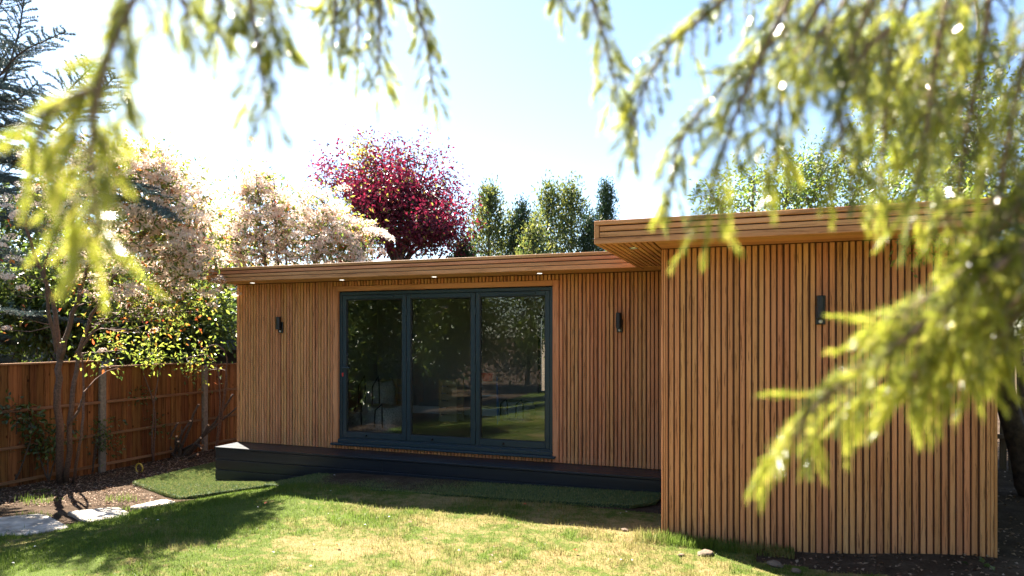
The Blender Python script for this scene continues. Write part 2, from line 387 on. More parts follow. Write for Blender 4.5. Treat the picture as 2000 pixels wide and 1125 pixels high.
def obj(name, me, parent=None, loc=(0, 0, 0), rz=0.0, smooth=False):
    o = bpy.data.objects.new(name, me); col.objects.link(o); o.location = loc; o.rotation_euler = (0, 0, rz)
    if parent is not None: o.parent = parent
    if smooth: me.polygons.foreach_set('use_smooth', [True] * len(me.polygons))
    return o
def build(mb, name, mat, parent=None, loc=(0, 0, 0), smooth=False): return obj(name, mb.mesh(name, mat), parent, loc, smooth=smooth)
def tag(o, label=None, cat=None, group=None, kind=None):
    if label: o['label'] = label
    if cat: o['category'] = cat
    if group: o['group'] = group
    if kind: o['kind'] = kind
    return o
def empty(name, loc, label, cat, group=None, rz=0.0):
    o = bpy.data.objects.new(name, None); col.objects.link(o); o.location = loc; o.rotation_euler = (0, 0, rz); o.empty_display_size = 0.2
    return tag(o, label, cat, group)
def tri_mesh(name, V, T, mat):
    V = np.asarray(V, np.float32).reshape(-1, 3); T = np.asarray(T, np.int32).reshape(-1, 3)
    me = bpy.data.meshes.new(name)
    me.vertices.add(len(V)); me.vertices.foreach_set('co', V.ravel())
    me.loops.add(T.size); me.loops.foreach_set('vertex_index', T.ravel())
    me.polygons.add(len(T)); me.polygons.foreach_set('loop_start', np.arange(0, T.size, 3, dtype=np.int32))
    me.materials.append(mat); me.update(calc_edges=True); return me
def unit(a): return a / (np.linalg.norm(a, axis=-1, keepdims=True) + 1e-9)
def rand_dirs(n): return unit(rng.normal(size=(n, 3)))
def leaf_geo(c, ax, nrm, Ln, W, fold=0.25, mid=0.45):
    """folded pointed leaves: base, left, tip, right"""
    n = len(c); Ln = np.broadcast_to(Ln, n)[:, None]; W = np.broadcast_to(W, n)[:, None]
    ax = unit(ax); side = unit(np.cross(ax, nrm)); nn = np.cross(side, ax)
    a = c; tip = c + ax * Ln - nn * Ln * 0.12
    m = c + ax * Ln * mid
    l = m + side * W * 0.5 + nn * W * fold; r = m - side * W * 0.5 + nn * W * fold
    V = np.stack([a, l, tip, r], 1).reshape(-1, 3); b = np.arange(n)[:, None] * 4
    T = np.stack([b + np.array([0, 2, 1]), b + np.array([0, 3, 2])], 1).reshape(-1, 3)
    return V, T
def needle_geo(c, ax, Ln, W):
    n = len(c); Ln = np.broadcast_to(Ln, n)[:, None]; W = np.broadcast_to(W, n)[:, None]
    ax = unit(ax); side = unit(np.cross(ax, rand_dirs(n)))
    V = np.stack([c - side * W * 0.5, c + side * W * 0.5, c + ax * Ln * 0.6 + side * W * 0.35, c + ax * Ln, c + ax * Ln * 0.6 - side * W * 0.35], 1).reshape(-1, 3)
    b = np.arange(n)[:, None] * 5
    T = np.stack([b + np.array([0, 1, 2]), b + np.array([0, 2, 4]), b + np.array([4, 2, 3])], 1).reshape(-1, 3)
    return V, T
def join(parts):
    Vs, Ts, o = [], [], 0
    for V, T in parts: Vs.append(V); Ts.append(T + o); o += len(V)
    return np.concatenate(Vs), np.concatenate(Ts)

# ------------------------------------------------------------------ terrain
def gz(x, y):
    x = np.asarray(x, float); y = np.asarray(y, float)
    left = sm((-5.0 - x) / 2.8)
    z = -0.40 * left + 0.13 * left * sm((8.2 - y) / 3.0)
    z = z + 0.11 * sm((x - 0.2) / 1.5) * sm((y - 4.6) / 1.2)
    amp = np.where(x > -1.2, 0.3, 1.0)
    z = z + amp * (0.010 * np.sin(x * 3.1 + 1.0) * np.sin(y * 2.7) + 0.006 * np.sin(x * 7.3 + y * 5.1))
    return z
def grid_mesh(name, xs, ys, mat, keep=None, dz=0.0):
    X, Y = np.meshgrid(xs, ys); Z = gz(X, Y) + dz
    V = np.stack([X, Y, Z], -1).reshape(-1, 3); nx, ny = len(xs), len(ys)
    i, j = np.meshgrid(np.arange(nx - 1), np.arange(ny - 1)); a = (j * nx + i).ravel()
    if keep is not None:
        cx = (X[:-1, :-1] + X[1:, 1:]).ravel() / 2; cy = (Y[:-1, :-1] + Y[1:, 1:]).ravel() / 2
        a = a[keep(cx, cy)]
    T = np.concatenate([np.stack([a, a + 1, a + nx + 1], 1), np.stack([a, a + nx + 1, a + nx], 1)])
    used = np.unique(T); remap = np.zeros(len(V), np.int64); remap[used] = np.arange(len(used))
    me = tri_mesh(name, V[used], remap[T], mat); me.polygons.foreach_set('use_smooth', [True] * len(me.polygons)); return me

far = np.concatenate([[-900, -300, -100, -50, -30], np.arange(-20, 20.1, 0.25), [30, 50, 100, 300, 900]])
tag(obj('ground', grid_mesh('ground', far, far, M['soil'])), 'bare dark soil of the beds round the lawn', kind='structure')

EDGE = np.array([[-7.95, 4.6], [-7.62, 5.02], [-7.10, 5.55], [-6.98, 6.10], [-6.80, 6.62], [-6.75, 7.05]])
def in_lawn(x, y):
    left = np.interp(y, EDGE[:, 1], EDGE[:, 0])
    wob = 0.05 * np.sin(y * 9.0) + 0.03 * np.sin(x * 13.0 + y * 4)
    back = np.where(x < -5.9, 7.3, 7.22)
    back = np.where(x > -0.9, 6.37, back)
    # bare soil in front of the right part of the wing
    soil = 5.95 - 0.30 * (x - 0.05) + wob * 1.5
    return (x > left + wob) & (y < back) & ((x < -0.05) | (y < soil))
lx, ly = np.arange(-14, 6.01, 0.06), np.arange(-9, 8.05, 0.06)
tag(obj('lawn', grid_mesh('lawn', lx, ly, M['lawn'], in_lawn, 0.012)), 'patchy lawn with green grass and dry straw-coloured areas', kind='structure')

def blades(n, xr, yr, keep, h, w, dens=None, tilt=0.45):
    x = rng.uniform(*xr, n); y = rng.uniform(*yr, n); k = keep(x, y)
    if dens is not None: k &= rng.random(n) < dens(x, y)
    x, y = x[k], y[k]; n = len(x); z = gz(x, y) + 0.008
    ht = h * rng.uniform(0.45, 1.25, n) * (1 + 0.5 * np.sin(x * 2.3 + 1) * np.sin(y * 2.9))
    a = rng.uniform(0, 2 * math.pi, n); t = np.abs(rng.normal(0, tilt, n))
    b = np.stack([x, y, z], 1); sd = np.stack([np.cos(a), np.sin(a), 0 * a], 1) * (w * rng.uniform(0.6, 1.2, n))[:, None]
    fw = np.stack([-np.sin(a), np.cos(a), 0 * a], 1); up = np.array([0, 0, 1.0])
    m = b + (fw * np.sin(t * 0.6)[:, None] + up * np.cos(t * 0.6)[:, None]) * ht[:, None] * 0.55
    tip = m + (fw * np.sin(t * 1.7)[:, None] + up * np.cos(t * 1.7)[:, None]) * ht[:, None] * 0.5
    V = np.stack([b - sd * 0.5, b + sd * 0.5, m + sd * 0.38, m - sd * 0.38, tip], 1).reshape(-1, 3)
    o = np.arange(n)[:, None] * 5
    T = np.stack([o + np.array([0, 1, 2]), o + np.array([0, 2, 3]), o + np.array([3, 2, 4])], 1).reshape(-1, 3)
    return V, T
def lawn_dens(x, y):
    d = 0.62 + 0.28 * np.sin(x * 1.7 + 0.6) * np.sin(y * 2.1 + 1.1) + 0.18 * np.sin(x * 5.1 + y * 3.3)
    return np.clip(d + 0.35 * sm((-4.6 - x) / 1.5), 0.12, 1)
g = [blades(230000, (-8.2, 1.6), (3.4, 7.9), in_lawn, 0.034, 0.0048, lawn_dens)]
edge_keep = lambda x, y: in_lawn(x, y) & (np.abs(y - (6.25 - 0.04 * np.sin(x * 4))) < 0.16) & (x > -6)
g.append(blades(9000, (-6, 0.0), (6.0, 6.5), edge_keep, 0.045, 0.005, lambda x, y: 0.5 + 0.5 * np.sin(x * 7), 0.4))
clump = lambda x, y: np.clip((np.sin(x * 6.1 + 2 * np.sin(y * 3.3)) * np.sin(y * 7.7 + 2 * np.sin(x * 2.9)) - .45) * 3, 0, 1)
g.append(blades(60000, (-7.6, 0.4), (3.6, 7.1), in_lawn, 0.055, 0.0055, clump, 0.5))
wing_keep = lambda x, y: (y > 6.12) & (y < 6.375)
g.append(blades(2600, (-1.1, 0.25), (6.1, 6.37), wing_keep, 0.075, 0.0055, None, 0.35))
bed_keep = lambda x, y: ~in_lawn(x, y)
g.append(blades(9000, (-9.6, -7.0), (5.1, 6.9), bed_keep, 0.075, 0.006, lambda x, y: np.clip(np.sin(x * 4.1) * np.sin(y * 5.3) - 0.35, 0, 1), 0.4))
tag(obj('lawn_grass', tri_mesh('lawn_grass', *join(g), M['blade'])), 'short green and straw-coloured grass blades of the lawn', 'grass', kind='stuff')

# ------------------------------------------------------------------ garden room
XL, XR, YA, YB, XW = -7.655, 1.735, 8.496, 6.38, -0.875      # wall faces (outer face of the slats)
ZD, ZS, ZT = 0.218, 2.654, 2.855                             # deck, soffit, top of fascia
YB_BACK = 12.5
room = empty('garden_room', (-3.5, 8.5, 0.0), 'flat-roofed garden room clad in vertical timber slats with dark bifold doors', 'garden room')
room['kind'] = 'thing'
def rp(mb, name, mat, parent=room, off=True, smooth=False):
    """world-space mesh parented to the room (whose origin is not the world origin)"""
    o = build(mb, name, mat, parent, smooth=smooth)
    if parent is room: o.matrix_parent_inverse = room_inv
    return o
bpy.context.view_layer.update()
room_inv = room.matrix_world.inverted()

SD = 0.022          # slat depth
PITCH = 0.0515
DX0, DX1, DZ0, DZ1 = -5.816, -2.556, 0.345, 2.497            # door opening
main_wall = MB()
main_wall.box(XL + .006, DX0 - .01, YA + SD, YA + .12, -.35, ZS + .02)
main_wall.box(DX1 + .01, XW + .05, YA + SD, YA + .12, -.35, ZS + .02)
main_wall.box(DX0 - .01, DX1 + .01, YA + SD, YA + .12, DZ1 + .012, ZS + .02)
main_wall.box(DX0 - .01, DX1 + .01, YA + SD, YA + .12, -.35, DZ0 - .03)
main_wall.box(XL + .006, XL + .12, YA + .121, YB_BACK, -.35, ZS + .02)                 # left side
main_wall = rp(main_wall, 'main_wall', M['backing'])
back = MB()
WX0, WX1, WZ0, WZ1 = -4.02, -3.05, 0.76, 2.26
back.box(XL + .13, WX0, YB_BACK - .12, YB_BACK, -.35, ZS + .02); back.box(WX1, XR - .13, YB_BACK - .12, YB_BACK, -.35, ZS + .02)
back.box(WX0, WX1, YB_BACK - .12, YB_BACK, -.35, WZ0); back.box(WX0, WX1, YB_BACK - .12, YB_BACK, WZ1, ZS + .02)
rp(back, 'back_wall', M['plaster'])
wing_wall = MB()
wing_wall.box(XW + .006, XR - .006, YB + SD, YB + .12, -.3, ZS + .02)
wing_wall.box(XW + .006, XW + .12, YB + .121, YA + SD - .002, -.3, ZS + .02)
wing_wall.box(XR - .12, XR - .006, YB + .121, YB_BACK, -.3, ZS + .02)
wing_wall = rp(wing_wall, 'wing_wall', M['backing'])
inner = MB()
inner.box(XW + .06, XW + .12, YA + .125, YB_BACK - .125, .3, ZS)                       # room divider
rp(inner, 'interior_wall', M['plaster'])
inner = MB(); inner.box(XL + .125, XL + .14, YA + .125, YB_BACK - .125, .3, ZS); rp(inner, 'interior_wall', M['plaster'])
fl = MB(); fl.box(XL + .13, XW + .05, YA + .02, YB_BACK - .125, .18, .30); rp(fl, 'interior_floor', M['oak'])
ce = MB(); ce.box(XL + .13, XW + .05, YA + .125, YB_BACK - .125, ZS - .06, ZS - .03); rp(ce, 'ceiling', M['ceil'])
sk = MB(); sk.box(XL + .15, WX0 + 2.9, YB_BACK - .145, YB_BACK - .122, .302, .45, .003); rp(sk, 'skirting_board', M['white'])
wf = MB()
for a in ((WX0, WX0 + .06, WZ0, WZ1), (WX1 - .06, WX1, WZ0, WZ1), (WX0 + .061, WX1 - .061, WZ0, WZ0 + .06), (WX0 + .061, WX1 - .061, WZ1 - .06, WZ1)):
    wf.box(a[0], a[1], YB_BACK - .10, YB_BACK - .04, a[2], a[3])
wf = rp(wf, 'back_window', M['anthracite'])
pane = MB(); pane.box(WX0 + .055, WX1 - .055, YB_BACK - .075, YB_BACK - .069, WZ0 + .055, WZ1 - .055)
rp(pane, 'glass_pane', M['glass'], wf)

# slats: one mesh for each length, shared
slat_meshes = {}
def slat_mesh(h, w):
    k = (round(h, 3), round(w, 4))
    if k not in slat_meshes:
        b = MB(); b.box(-w / 2, w / 2, 0, SD, 0, h, 0.0025); slat_meshes[k] = b.mesh('slat', M['slat'])
    return slat_meshes[k]
def slats(x0, x1, y, z0, z1, parent, phase=0, pitch=PITCH):
    n = int(round((x1 - x0) / pitch)); p = (x1 - x0) / n
    for i in range(n):
        joint = (i + phase) % 4 == 3
        w = p * (0.66 if joint else 0.73)
        o = obj('slat', slat_mesh(z1 - z0, w), parent)
        o.location = (x0 + (i + .5) * p + (p * .06 if joint else 0), y + random.uniform(-.0012, .0012), z0)
TR = 0.085           # width of the trim round the doors
slats(XL + .055, DX0 - TR - .004, YA, ZD + .006, ZS - .002, main_wall)
slats(DX1 + TR + .004, XW - .02, YA, ZD + .006, ZS - .002, main_wall, 1)
slats(DX0 - TR, DX1 + TR, YA, DZ1 + TR + .004, ZS - .002, main_wall, 2)
slats(DX0 - TR - .003, DX1 + TR + .003, YA, ZD + .006, DZ0 - .072, main_wall, 2)
slats(XW + .062, XR - .075, YB, -.1, ZS - .002, wing_wall)
def trim(name, x0, x1, y0, y1, z0, z1, mat, parent=room, bev=.003):
    b = MB(); cx, cy, cz = (x0 + x1) / 2, (y0 + y1) / 2, (z0 + z1) / 2
    b.box(x0 - cx, x1 - cx, y0 - cy, y1 - cy, z0 - cz, z1 - cz, bev)
    o = build(b, name, mat, parent); o.location = (cx, cy, cz)
    if parent is room: o.matrix_parent_inverse = room_inv
    return o
trim('corner_trim', XL, XL + .05, YA - .004, YA + .05, ZD + .004, ZS - .001, M['slat'], main_wall)
for a, b in ((0, .018), (.021, .036), (.039, .056)): trim('corner_trim', XW + a, XW + b, YB - .004, YB + .05, -.1, ZS - .001, M['slat'], wing_wall)
for a, b in ((0, .02), (.023, .045), (.048, .07)): trim('corner_trim', XR - b, XR - a, YB - .004, YB + .05, -.1, ZS - .001, M['slat'], wing_wall)

# roof: slab, fascia boards, soffit
roof = MB()
RX0, RX1, RY, RWX, RWY = -7.68, 1.76, 7.933, -1.375, 5.826
roof.box(RX0 + .04, RX1 - .04, RY + .04, YB_BACK + .1, ZS + .025, ZT - .012)
roof.box(RWX + .04, RX1 - .04, RWY + .04, RY + .039, ZS + .025, ZT - .012)
roof = rp(roof, 'roof', M['roofing'])
def fascia(p0, p1, axis, out, ends):
    """boards of one fascia run from p0 to p1; axis 0 runs along x (facing -y), axis 1 along y (facing -x)"""
    prof = [(0.0, 0.052, 0.0), (0.060, 0.101, 0.010), (0.112, 0.152, 0.010), (0.164, 0.201, 0.002)]
    mat = M['board_x'] if axis == 0 else M['board_y']
    for i, (a, b, inset) in enumerate(prof):
        e = 0.045 if i in (1, 2) else 0.0
        q0 = p0 + (e if ends[0] else 0); q1 = p1 - (e if ends[1] else 0)
        if axis == 0: trim('fascia_board', q0, q1, out + inset, out + .036, ZS + a, ZS + b, mat, roof)
        else: trim('fascia_board', out + inset, out + .036, q0, q1, ZS + a, ZS + b, mat, roof)
    for k, e in enumerate(ends):
        if e:
            s = p0 if k == 0 else p1 - .04
            if axis == 0: trim('fascia_end_board', s, s + .04, out + .003, out + .036, ZS + .054, ZS + .162, M['slat'], roof)
            else: trim('fascia_end_board', out + .003, out + .036, s, s + .04, ZS + .054, ZS + .162, M['slat'], roof)
    if axis == 0: trim('fascia_backing', p0 + .002, p1 - .002, out + .0365, out + .041, ZS + .002, ZT - .004, M['backing'], roof, 0)
    else: trim('fascia_backing', out + .0365, out + .041, p0 + .038, p1 - .002, ZS + .002, ZT - .004, M['backing'], roof, 0)
fascia(RX0, RWX + .02, 0, RY, (1, 0))
fascia(RWX, RX1, 0, RWY, (1, 1))
fascia(RWY + .037, RY + .3, 1, RWX, (0, 0))
fascia(RY + .037, YB_BACK + .1, 1, RX0, (0, 0))
# soffit of the main front: three boards; of the wing front: three boards; slatted return at the wing's left side
for a, b in ((.041, .205), (.208, .372), (.375, .545)):
    trim('soffit_board', RX0 + .05, -1.0, RY + a, RY + b, ZS + .004, ZS + .022, M['board_x'], roof, .0015)
    trim('soffit_board', XW + .003, RX1 - .05, RWY + a, RWY + b, ZS + .004, ZS + .022, M['board_x'], roof, .0015)
for i in range(9):
    x = RWX + .045 + i * .0505
    trim('soffit_slat', x, x + .0375, RWY + .045, RY - .004, ZS + .002, ZS + .02, M['board_y'], roof, .002)
sb = MB(); sb.box(RWX + .042, XW + .002, RWY + .043, RY - .003, ZS + .0205, ZS + .024); rp(sb, 'soffit_backing', M['backing'], roof)
sb = MB(); sb.box(XW + .01, RX1 - .045, RWY + .043, YB + .1, ZS + .0225, ZS + .024); sb.box(RX0 + .045, -1, RY + .043, YA + .1, ZS + .0225, ZS + .024); rp(sb, 'soffit_backing', M['backing'], roof)

# door set
trim('door_trim', DX0 - TR, DX0 - .003, YA - .006, YA + .06, ZD + .064, DZ1 + TR, M['slat'])
trim('door_trim', DX1 + .003, DX1 + TR, YA - .006, YA + .06, ZD + .008, DZ1 + TR, M['slat'])
trim('door_trim', DX0 - .002, DX1 + .002, YA - .006, YA + .06, DZ1 + .014, DZ1 + TR, M['board_x'])
YF = YA + .035       # face of the door frame
frame = MB()
frame.box(DX0, DX0 + .045, YF, YF + .07, DZ0, DZ1, .003); frame.box(DX1 - .045, DX1, YF, YF + .07, DZ0, DZ1, .003)
frame.box(DX0 + .046, DX1 - .046, YF, YF + .07, DZ1 - .042, DZ1, .003); frame.box(DX0 + .046, DX1 - .046, YF, YF + .07, DZ0, DZ0 + .035, .003)
rp(frame, 'door_frame', M['anthracite'])
trim('door_sill', DX0 - TR, DX1 + TR * .55, YA - .075, YF + .001, DZ0 - .066, DZ0 - .036, M['anthracite'], bev=.006)
trim('door_threshold', DX0 + .002, DX1 - .002, YA - .012, YF - .001, DZ0 - .035, DZ0 + .018, M['anthracite'], bev=.004)
PW = (DX1 - DX0 - .09) / 3
for i in range(3):
    x0 = DX0 + .045 + i * PW + .004; x1 = x0 + PW - .008; z0, z1 = DZ0 + .039, DZ1 - .046
    st, tp, bt = .062, .060, .082
    p = MB(); yf = YF + .004
    p.box(x0, x0 + st, yf, yf + .06, z0, z1, .004); p.box(x1 - st, x1, yf, yf + .06, z0, z1, .004)
    p.box(x0 + st + .001, x1 - st - .001, yf + .001, yf + .06, z1 - tp, z1, .004); p.box(x0 + st + .001, x1 - st - .001, yf + .001, yf + .06, z0, z0 + bt, .004)
    panel = rp(p, 'door_panel', M['anthracite'])
    gk = MB(); a, b, c, d = x0 + st, x1 - st, z0 + bt, z1 - tp
    for q in ((a, a + .012, c, d), (b - .012, b, c, d), (a + .0125, b - .0125, c, c + .012), (a + .0125, b - .0125, d - .012, d)): gk.box(q[0], q[1], yf + .012, yf + .045, q[2], q[3])
    o = rp(gk, 'gasket', M['gasket'], panel)
    gl = MB(); gl.box(a + .002, b - .002, yf + .024, yf + .030, c + .002, d - .002)
    o = rp(gl, 'glass_pane', M['glass'], panel)
    if i in (0, 2):
        tv = MB(); xm = (x0 + x1) / 2 + .06; tv.box(xm - .27, xm + .27, yf - .014, yf - .0005, z1 - .046, z1 - .014, .004)
        o = rp(tv, 'trickle_vent', M['anthracite'], panel)
    # small magnet catch at the foot and hinge knuckles
    kb = MB(); kb.lathe([(.016, 0), (.016, -.018), (.010, -.026)], (x0 + x1) / 2 - .12, yf, z0 + .04, 12, 1)
    o = rp(kb, 'door_catch', M['black'], panel)
    if i:
        for zz in (z0 + .25, (z0 + z1) / 2, z1 - .25):
            h_ = MB(); h_.box(x0 - .018, x0 + .010, yf - .014, yf - .0005, zz - .05, zz + .05, .004)
            o = rp(h_, 'hinge', M['anthracite'], panel)
    else:
        hd = MB(); zz = 1.40; hx = x0 + .03
        hd.box(hx - .016, hx + .016, yf - .010, yf - .0005, zz - .11, zz + .07, .004)
        hd.tube([(hx, yf - .005, zz), (hx, yf - .05, zz), (hx + .02, yf - .058, zz), (hx + .13, yf - .058, zz)], .010, 8)
        o = rp(hd, 'handle', M['anthracite'], panel)
        ky = MB(); ky.tube([(hx, yf - .01, zz - .08), (hx, yf - .035, zz - .08)], .004, 6); ky.box(hx - .012, hx + .012, yf - .04, yf - .034, zz - .13, zz - .075, .002)
        o = rp(ky, 'key', M['redp'], panel)

# ------------------------------------------------------------------ fixtures of the room
def wall_light(x, y, z, label):
    r = empty('wall_light', (x, y, z), label, 'wall light', 'black wall lights')
    b = MB(); b.box(-.038, .038, -.028, 0, 0, .165, .004); build(b, 'mounting_box', M['black'], r)
    b = MB(); b.lathe([(.034, .052), (.036, .055), (.036, .24), (.034, .243), (.028, .243), (.028, .23)], 0, -.075, 0, 20); t = build(b, 'lamp_tube', M['black'], r, smooth=False)
    b = MB(); b.box(-.010, .010, -.045, -.0285, .09, .12); build(b, 'bracket', M['black'], r)
    b = MB(); b.lathe([(.017, -.0285), (.016, -.036), (.010, -.043), (.003, -.046)], 0, 0, .026, 14, 1); build(b, 'sensor_dome', M['greyp'], r, smooth=True)
wall_light(-6.815, YA, 1.905, 'black tube wall light left of the glass doors')
wall_light(-1.676, YA, 1.905, 'black tube wall light between the glass doors and the projecting wing')
wall_light(.46, YB, 1.955, 'black tube wall light on the projecting wing, partly beside the overhanging branches')
def downlight(x, y, label, lit=True):
    r = empty('downlight', (x, y, ZS), label, 'downlight', 'downlights in the soffit')
    b = MB(); b.lathe([(.030, .003), (.030, -.004), (.044, -.006), (.046, -.001), (.046, .003)], 0, 0, 0, 24); build(b, 'bezel', M['chrome'], r, smooth=True)
    b = MB(); b.lathe([(.032, -.0045), (.032, -.0065), (.026, -.009), (.01, -.010)], 0, 0, 0, 20); build(b, 'lens', M['lens'] if lit else M['greyp'], r, smooth=True)
for (px, py), lb in zip(((490, 551.5), (664, 545.5), (851, 540.5), (1059, 534.5)), ('leftmost downlight in the soffit, near the roof corner', 'downlight in the soffit above the left door jamb', 'downlight in the soffit above the middle door panel', 'downlight in the soffit above the right door jamb')):
    p = on_z(px, py, ZS); downlight(p[0], RY + .29, lb)
p = on_z(1238, 484, ZS); downlight(p[0], p[1], 'unlit downlight in the slatted underside of the wing roof', False)

# ------------------------------------------------------------------ black deck along the main front
deck = empty('deck', (-4.3, 8.2, -.4), 'low black-stained timber deck along the main front under the doors', 'deck')
bpy.context.view_layer.update(); deck_inv = deck.matrix_world.inverted()
DKX0, DKX1, DKY = -7.63, XW - .002, 8.02
def dk(name, x0, x1, y0, y1, z0, z1):
    b = MB(); cx, cy, cz = (x0 + x1) / 2, (y0 + y1) / 2, (z0 + z1) / 2
    b.box(x0 - cx, x1 - cx, y0 - cy, y1 - cy, z0 - cz, z1 - cz, .004)
    o = build(b, name, M['deck'], deck); o.matrix_parent_inverse = deck_inv; o.location = (cx, cy, cz)
for i in range(3):
    w = (YA + SD - DKY) / 3; dk('deck_board', DKX0 - .004, DKX1, DKY - .008 + i * w + (0.002 if i else 0), DKY - .008 + (i + 1) * w - .002, ZD - .028, ZD)
z = ZD - .031
while z > -.50:
    xs = [DKX0, -4.9 + random.uniform(-.6, .6), DKX1]
    for a, b in zip(xs[:-1], xs[1:]): dk('face_board', a + .001, b - .001, DKY + random.uniform(0, .003), DKY + .024, z - .148, z)
    z -= .153
for i in range(4):
    zz = ZD - .031 - i * .153; dk('end_board', DKX0, DKX0 + .024, DKY + .026, YA + SD - .002, zz - .148, zz)
b = MB(); b.box(DKX0 + .03, DKX1, DKY + .03, YA + .02, -.5, ZD - .03); o = build(b, 'deck_frame', M['black'], deck); o.matrix_parent_inverse = deck_inv

# ------------------------------------------------------------------ artificial turf mats
def turf(name, poly, zs, label, thick=.035, n=26000, hb=.028):
    """mat with a polygon outline (world xy) lying on heights zs, with a pile of short fibres"""
    P = np.array(poly); m = len(P)
    b = MB(); b.v = [(p[0], p[1], z) for p, z in zip(P, zs)] + [(p[0], p[1], z - thick) for p, z in zip(P, zs)]
    b.f = [(0, i, i + 1) for i in range(1, m - 1)] + [(m, m + i + 1, m + i) for i in range(1, m - 1)] + [(i, m + i, m + (i + 1) % m, (i + 1) % m) for i in range(m)]
    c = P.mean(0); root = empty(name, (0, 0, 0), label, 'artificial turf', 'artificial turf mats')
    build(b, 'backing', M['turf_base'], root)
    # triangle-fan sampling
    tris = [(0, i, i + 1) for i in range(1, m - 1)]; A = []
    for t in tris:
        e1, e2 = P[t[1]] - P[t[0]], P[t[2]] - P[t[0]]; A.append(abs(e1[0] * e2[1] - e1[1] * e2[0]))
    A = np.array(A) / sum(A); tr = rng.choice(len(tris), n, p=A); u, v = rng.random(n), rng.random(n); fl_ = u + v > 1; u[fl_], v[fl_] = 1 - u[fl_], 1 - v[fl_]
    T = np.array(tris)[tr]; Q = np.column_stack([P, zs])
    pts = Q[T[:, 0]] + (Q[T[:, 1]] - Q[T[:, 0]]) * u[:, None] + (Q[T[:, 2]] - Q[T[:, 0]]) * v[:, None]
    # fibres over the edges too
    k = n // 6; ei = rng.integers(0, m, k); w = rng.random(k)[:, None]
    ed = Q[ei] * (1 - w) + Q[(ei + 1) % m] * w; ed[:, 2] -= rng.random(k) * thick; od = unit(np.column_stack([ed[:, :2] - c, np.zeros(k)]))
    ax = np.concatenate([np.array([0, 0, 1.0]) + rng.normal(0, .35, (n, 3)), od + np.array([0, 0, .6]) + rng.normal(0, .3, (k, 3))])
    pp = np.concatenate([pts, ed]); V, Tt = needle_geo(pp, ax, hb * rng.uniform(.6, 1.2, len(pp)), .005)
    tag(obj('pile', tri_mesh('pile', V, Tt, M['turf_blade']), root), kind='stuff')
    return root
turf('turf_mat', [(-5.98, 7.12), (-4.2, 7.14), (-2.7, 7.2), (-1.35, 7.34), (-1.12, 7.6), (-1.10, 8.015), (-5.80, 8.015)],
     [-.035, .022, .035, .038, .038, .04, -.06], 'dark green artificial turf mat in shade along the foot of the deck', n=34000)
turf('turf_mat', [(-8.97, 7.78), (-7.30, 7.06), (-5.99, 7.13), (-6.05, 7.6), (-7.56, 8.005), (-7.66, 8.03), (-8.55, 9.7), (-9.15, 9.6)],
     [-.355, -.295, -.055, -.12, -.36, -.365, -.39, -.39], 'sunlit artificial turf mat with raised edge at the left end of the deck', thick=.05, n=60000)

# ------------------------------------------------------------------ stepping stones
def slab(name, poly, label, th=.06):
    P = [on_z(x, y, -.24) for x, y in poly]; c = np.mean(P, 0); pts = []
    m = len(P)
    for i in range(m):                                  # rounded outline
        a, b, d = P[i - 1][:2], P[i][:2], P[(i + 1) % m][:2]
        for t in (0, .5, 1):
            p0, p1 = b + (a - b) * .18, b + (d - b) * .18
            pts.append((1 - t) ** 2 * p0 + 2 * t * (1 - t) * b + t * t * p1)
    r = MB(); z = gz(c[0], c[1]); n = len(pts); pts = np.array(pts) + rng.normal(0, .022, (n, 2))
    zz = lambda p: float(gz(c[0], c[1]) * .5 + gz(p[0], p[1]) * .5 + .035)
    ins = c[:2] + (pts - c[:2]) * .95
    r.v = [(p[0], p[1], zz(p) - th) for p in pts] + [(p[0], p[1], zz(p) - .012) for p in pts] + [(p[0], p[1], zz(p)) for p in ins] + [(c[0], c[1], zz(c) + .004)]
    for k in (0, 1):
        for i in range(n): r.f.append((k * n + i, k * n + (i + 1) % n, (k + 1) * n + (i + 1) % n, (k + 1) * n + i))
    for i in range(n): r.f.append((2 * n + i, 2 * n + (i + 1) % n, 3 * n))
    v0, v1 = pts[1] - pts[0], pts[2] - pts[0]
    tag(build(r, name, M['stone']), label, 'stepping stone', 'stepping stones beside the bed')
slab('stepping_stone', [(-40, 1014), (82, 1002), (140, 1036), (25, 1050)], 'large pale stepping stone at the left edge of the lawn')
slab('stepping_stone', [(130, 997), (228, 988), (258, 1012), (172, 1027)], 'middle stepping stone between the large slab and the turf mat')
slab('stepping_stone', [(258, 986), (322, 974), (350, 988), (285, 1002)], 'stepping stone touching the corner of the sunlit turf mat')
slab('stepping_stone', [(-90, 1032), (-10, 1034), (16, 1045), (-60, 1060)], 'stepping stone of which only a corner shows at the left picture edge')

# ------------------------------------------------------------------ left fence
FXF = -10.35
fence = empty('panel_fence', (FXF, 8.5, -.4), 'tall brown featheredge panel fence with concrete posts on the left', 'fence')
bpy.context.view_layer.update(); fence_inv = fence.matrix_world.inverted()
def fpart(name, me, loc, ry=0):
    o = obj(name, me, fence); o.matrix_parent_inverse = fence_inv; o.location = loc; o.rotation_euler = (0, ry, random.uniform(-.01, .01)); return o
BW = .128
fb = {}
def fence_board(h):
    k = round(h, 2)
    if k not in fb:
        b = MB(); b.v = [(0, 0, 0), (.016, 0, 0), (.007, BW, 0), (0, BW, 0), (0, 0, k), (.016, 0, k), (.007, BW, k), (0, BW, k)]
        b.f = [(0, 3, 2, 1), (4, 5, 6, 7), (0, 1, 5, 4), (1, 2, 6, 5), (2, 3, 7, 6), (3, 0, 4, 7)]
        fb[k] = b.mesh('board', M['fence'])
    return fb[k]
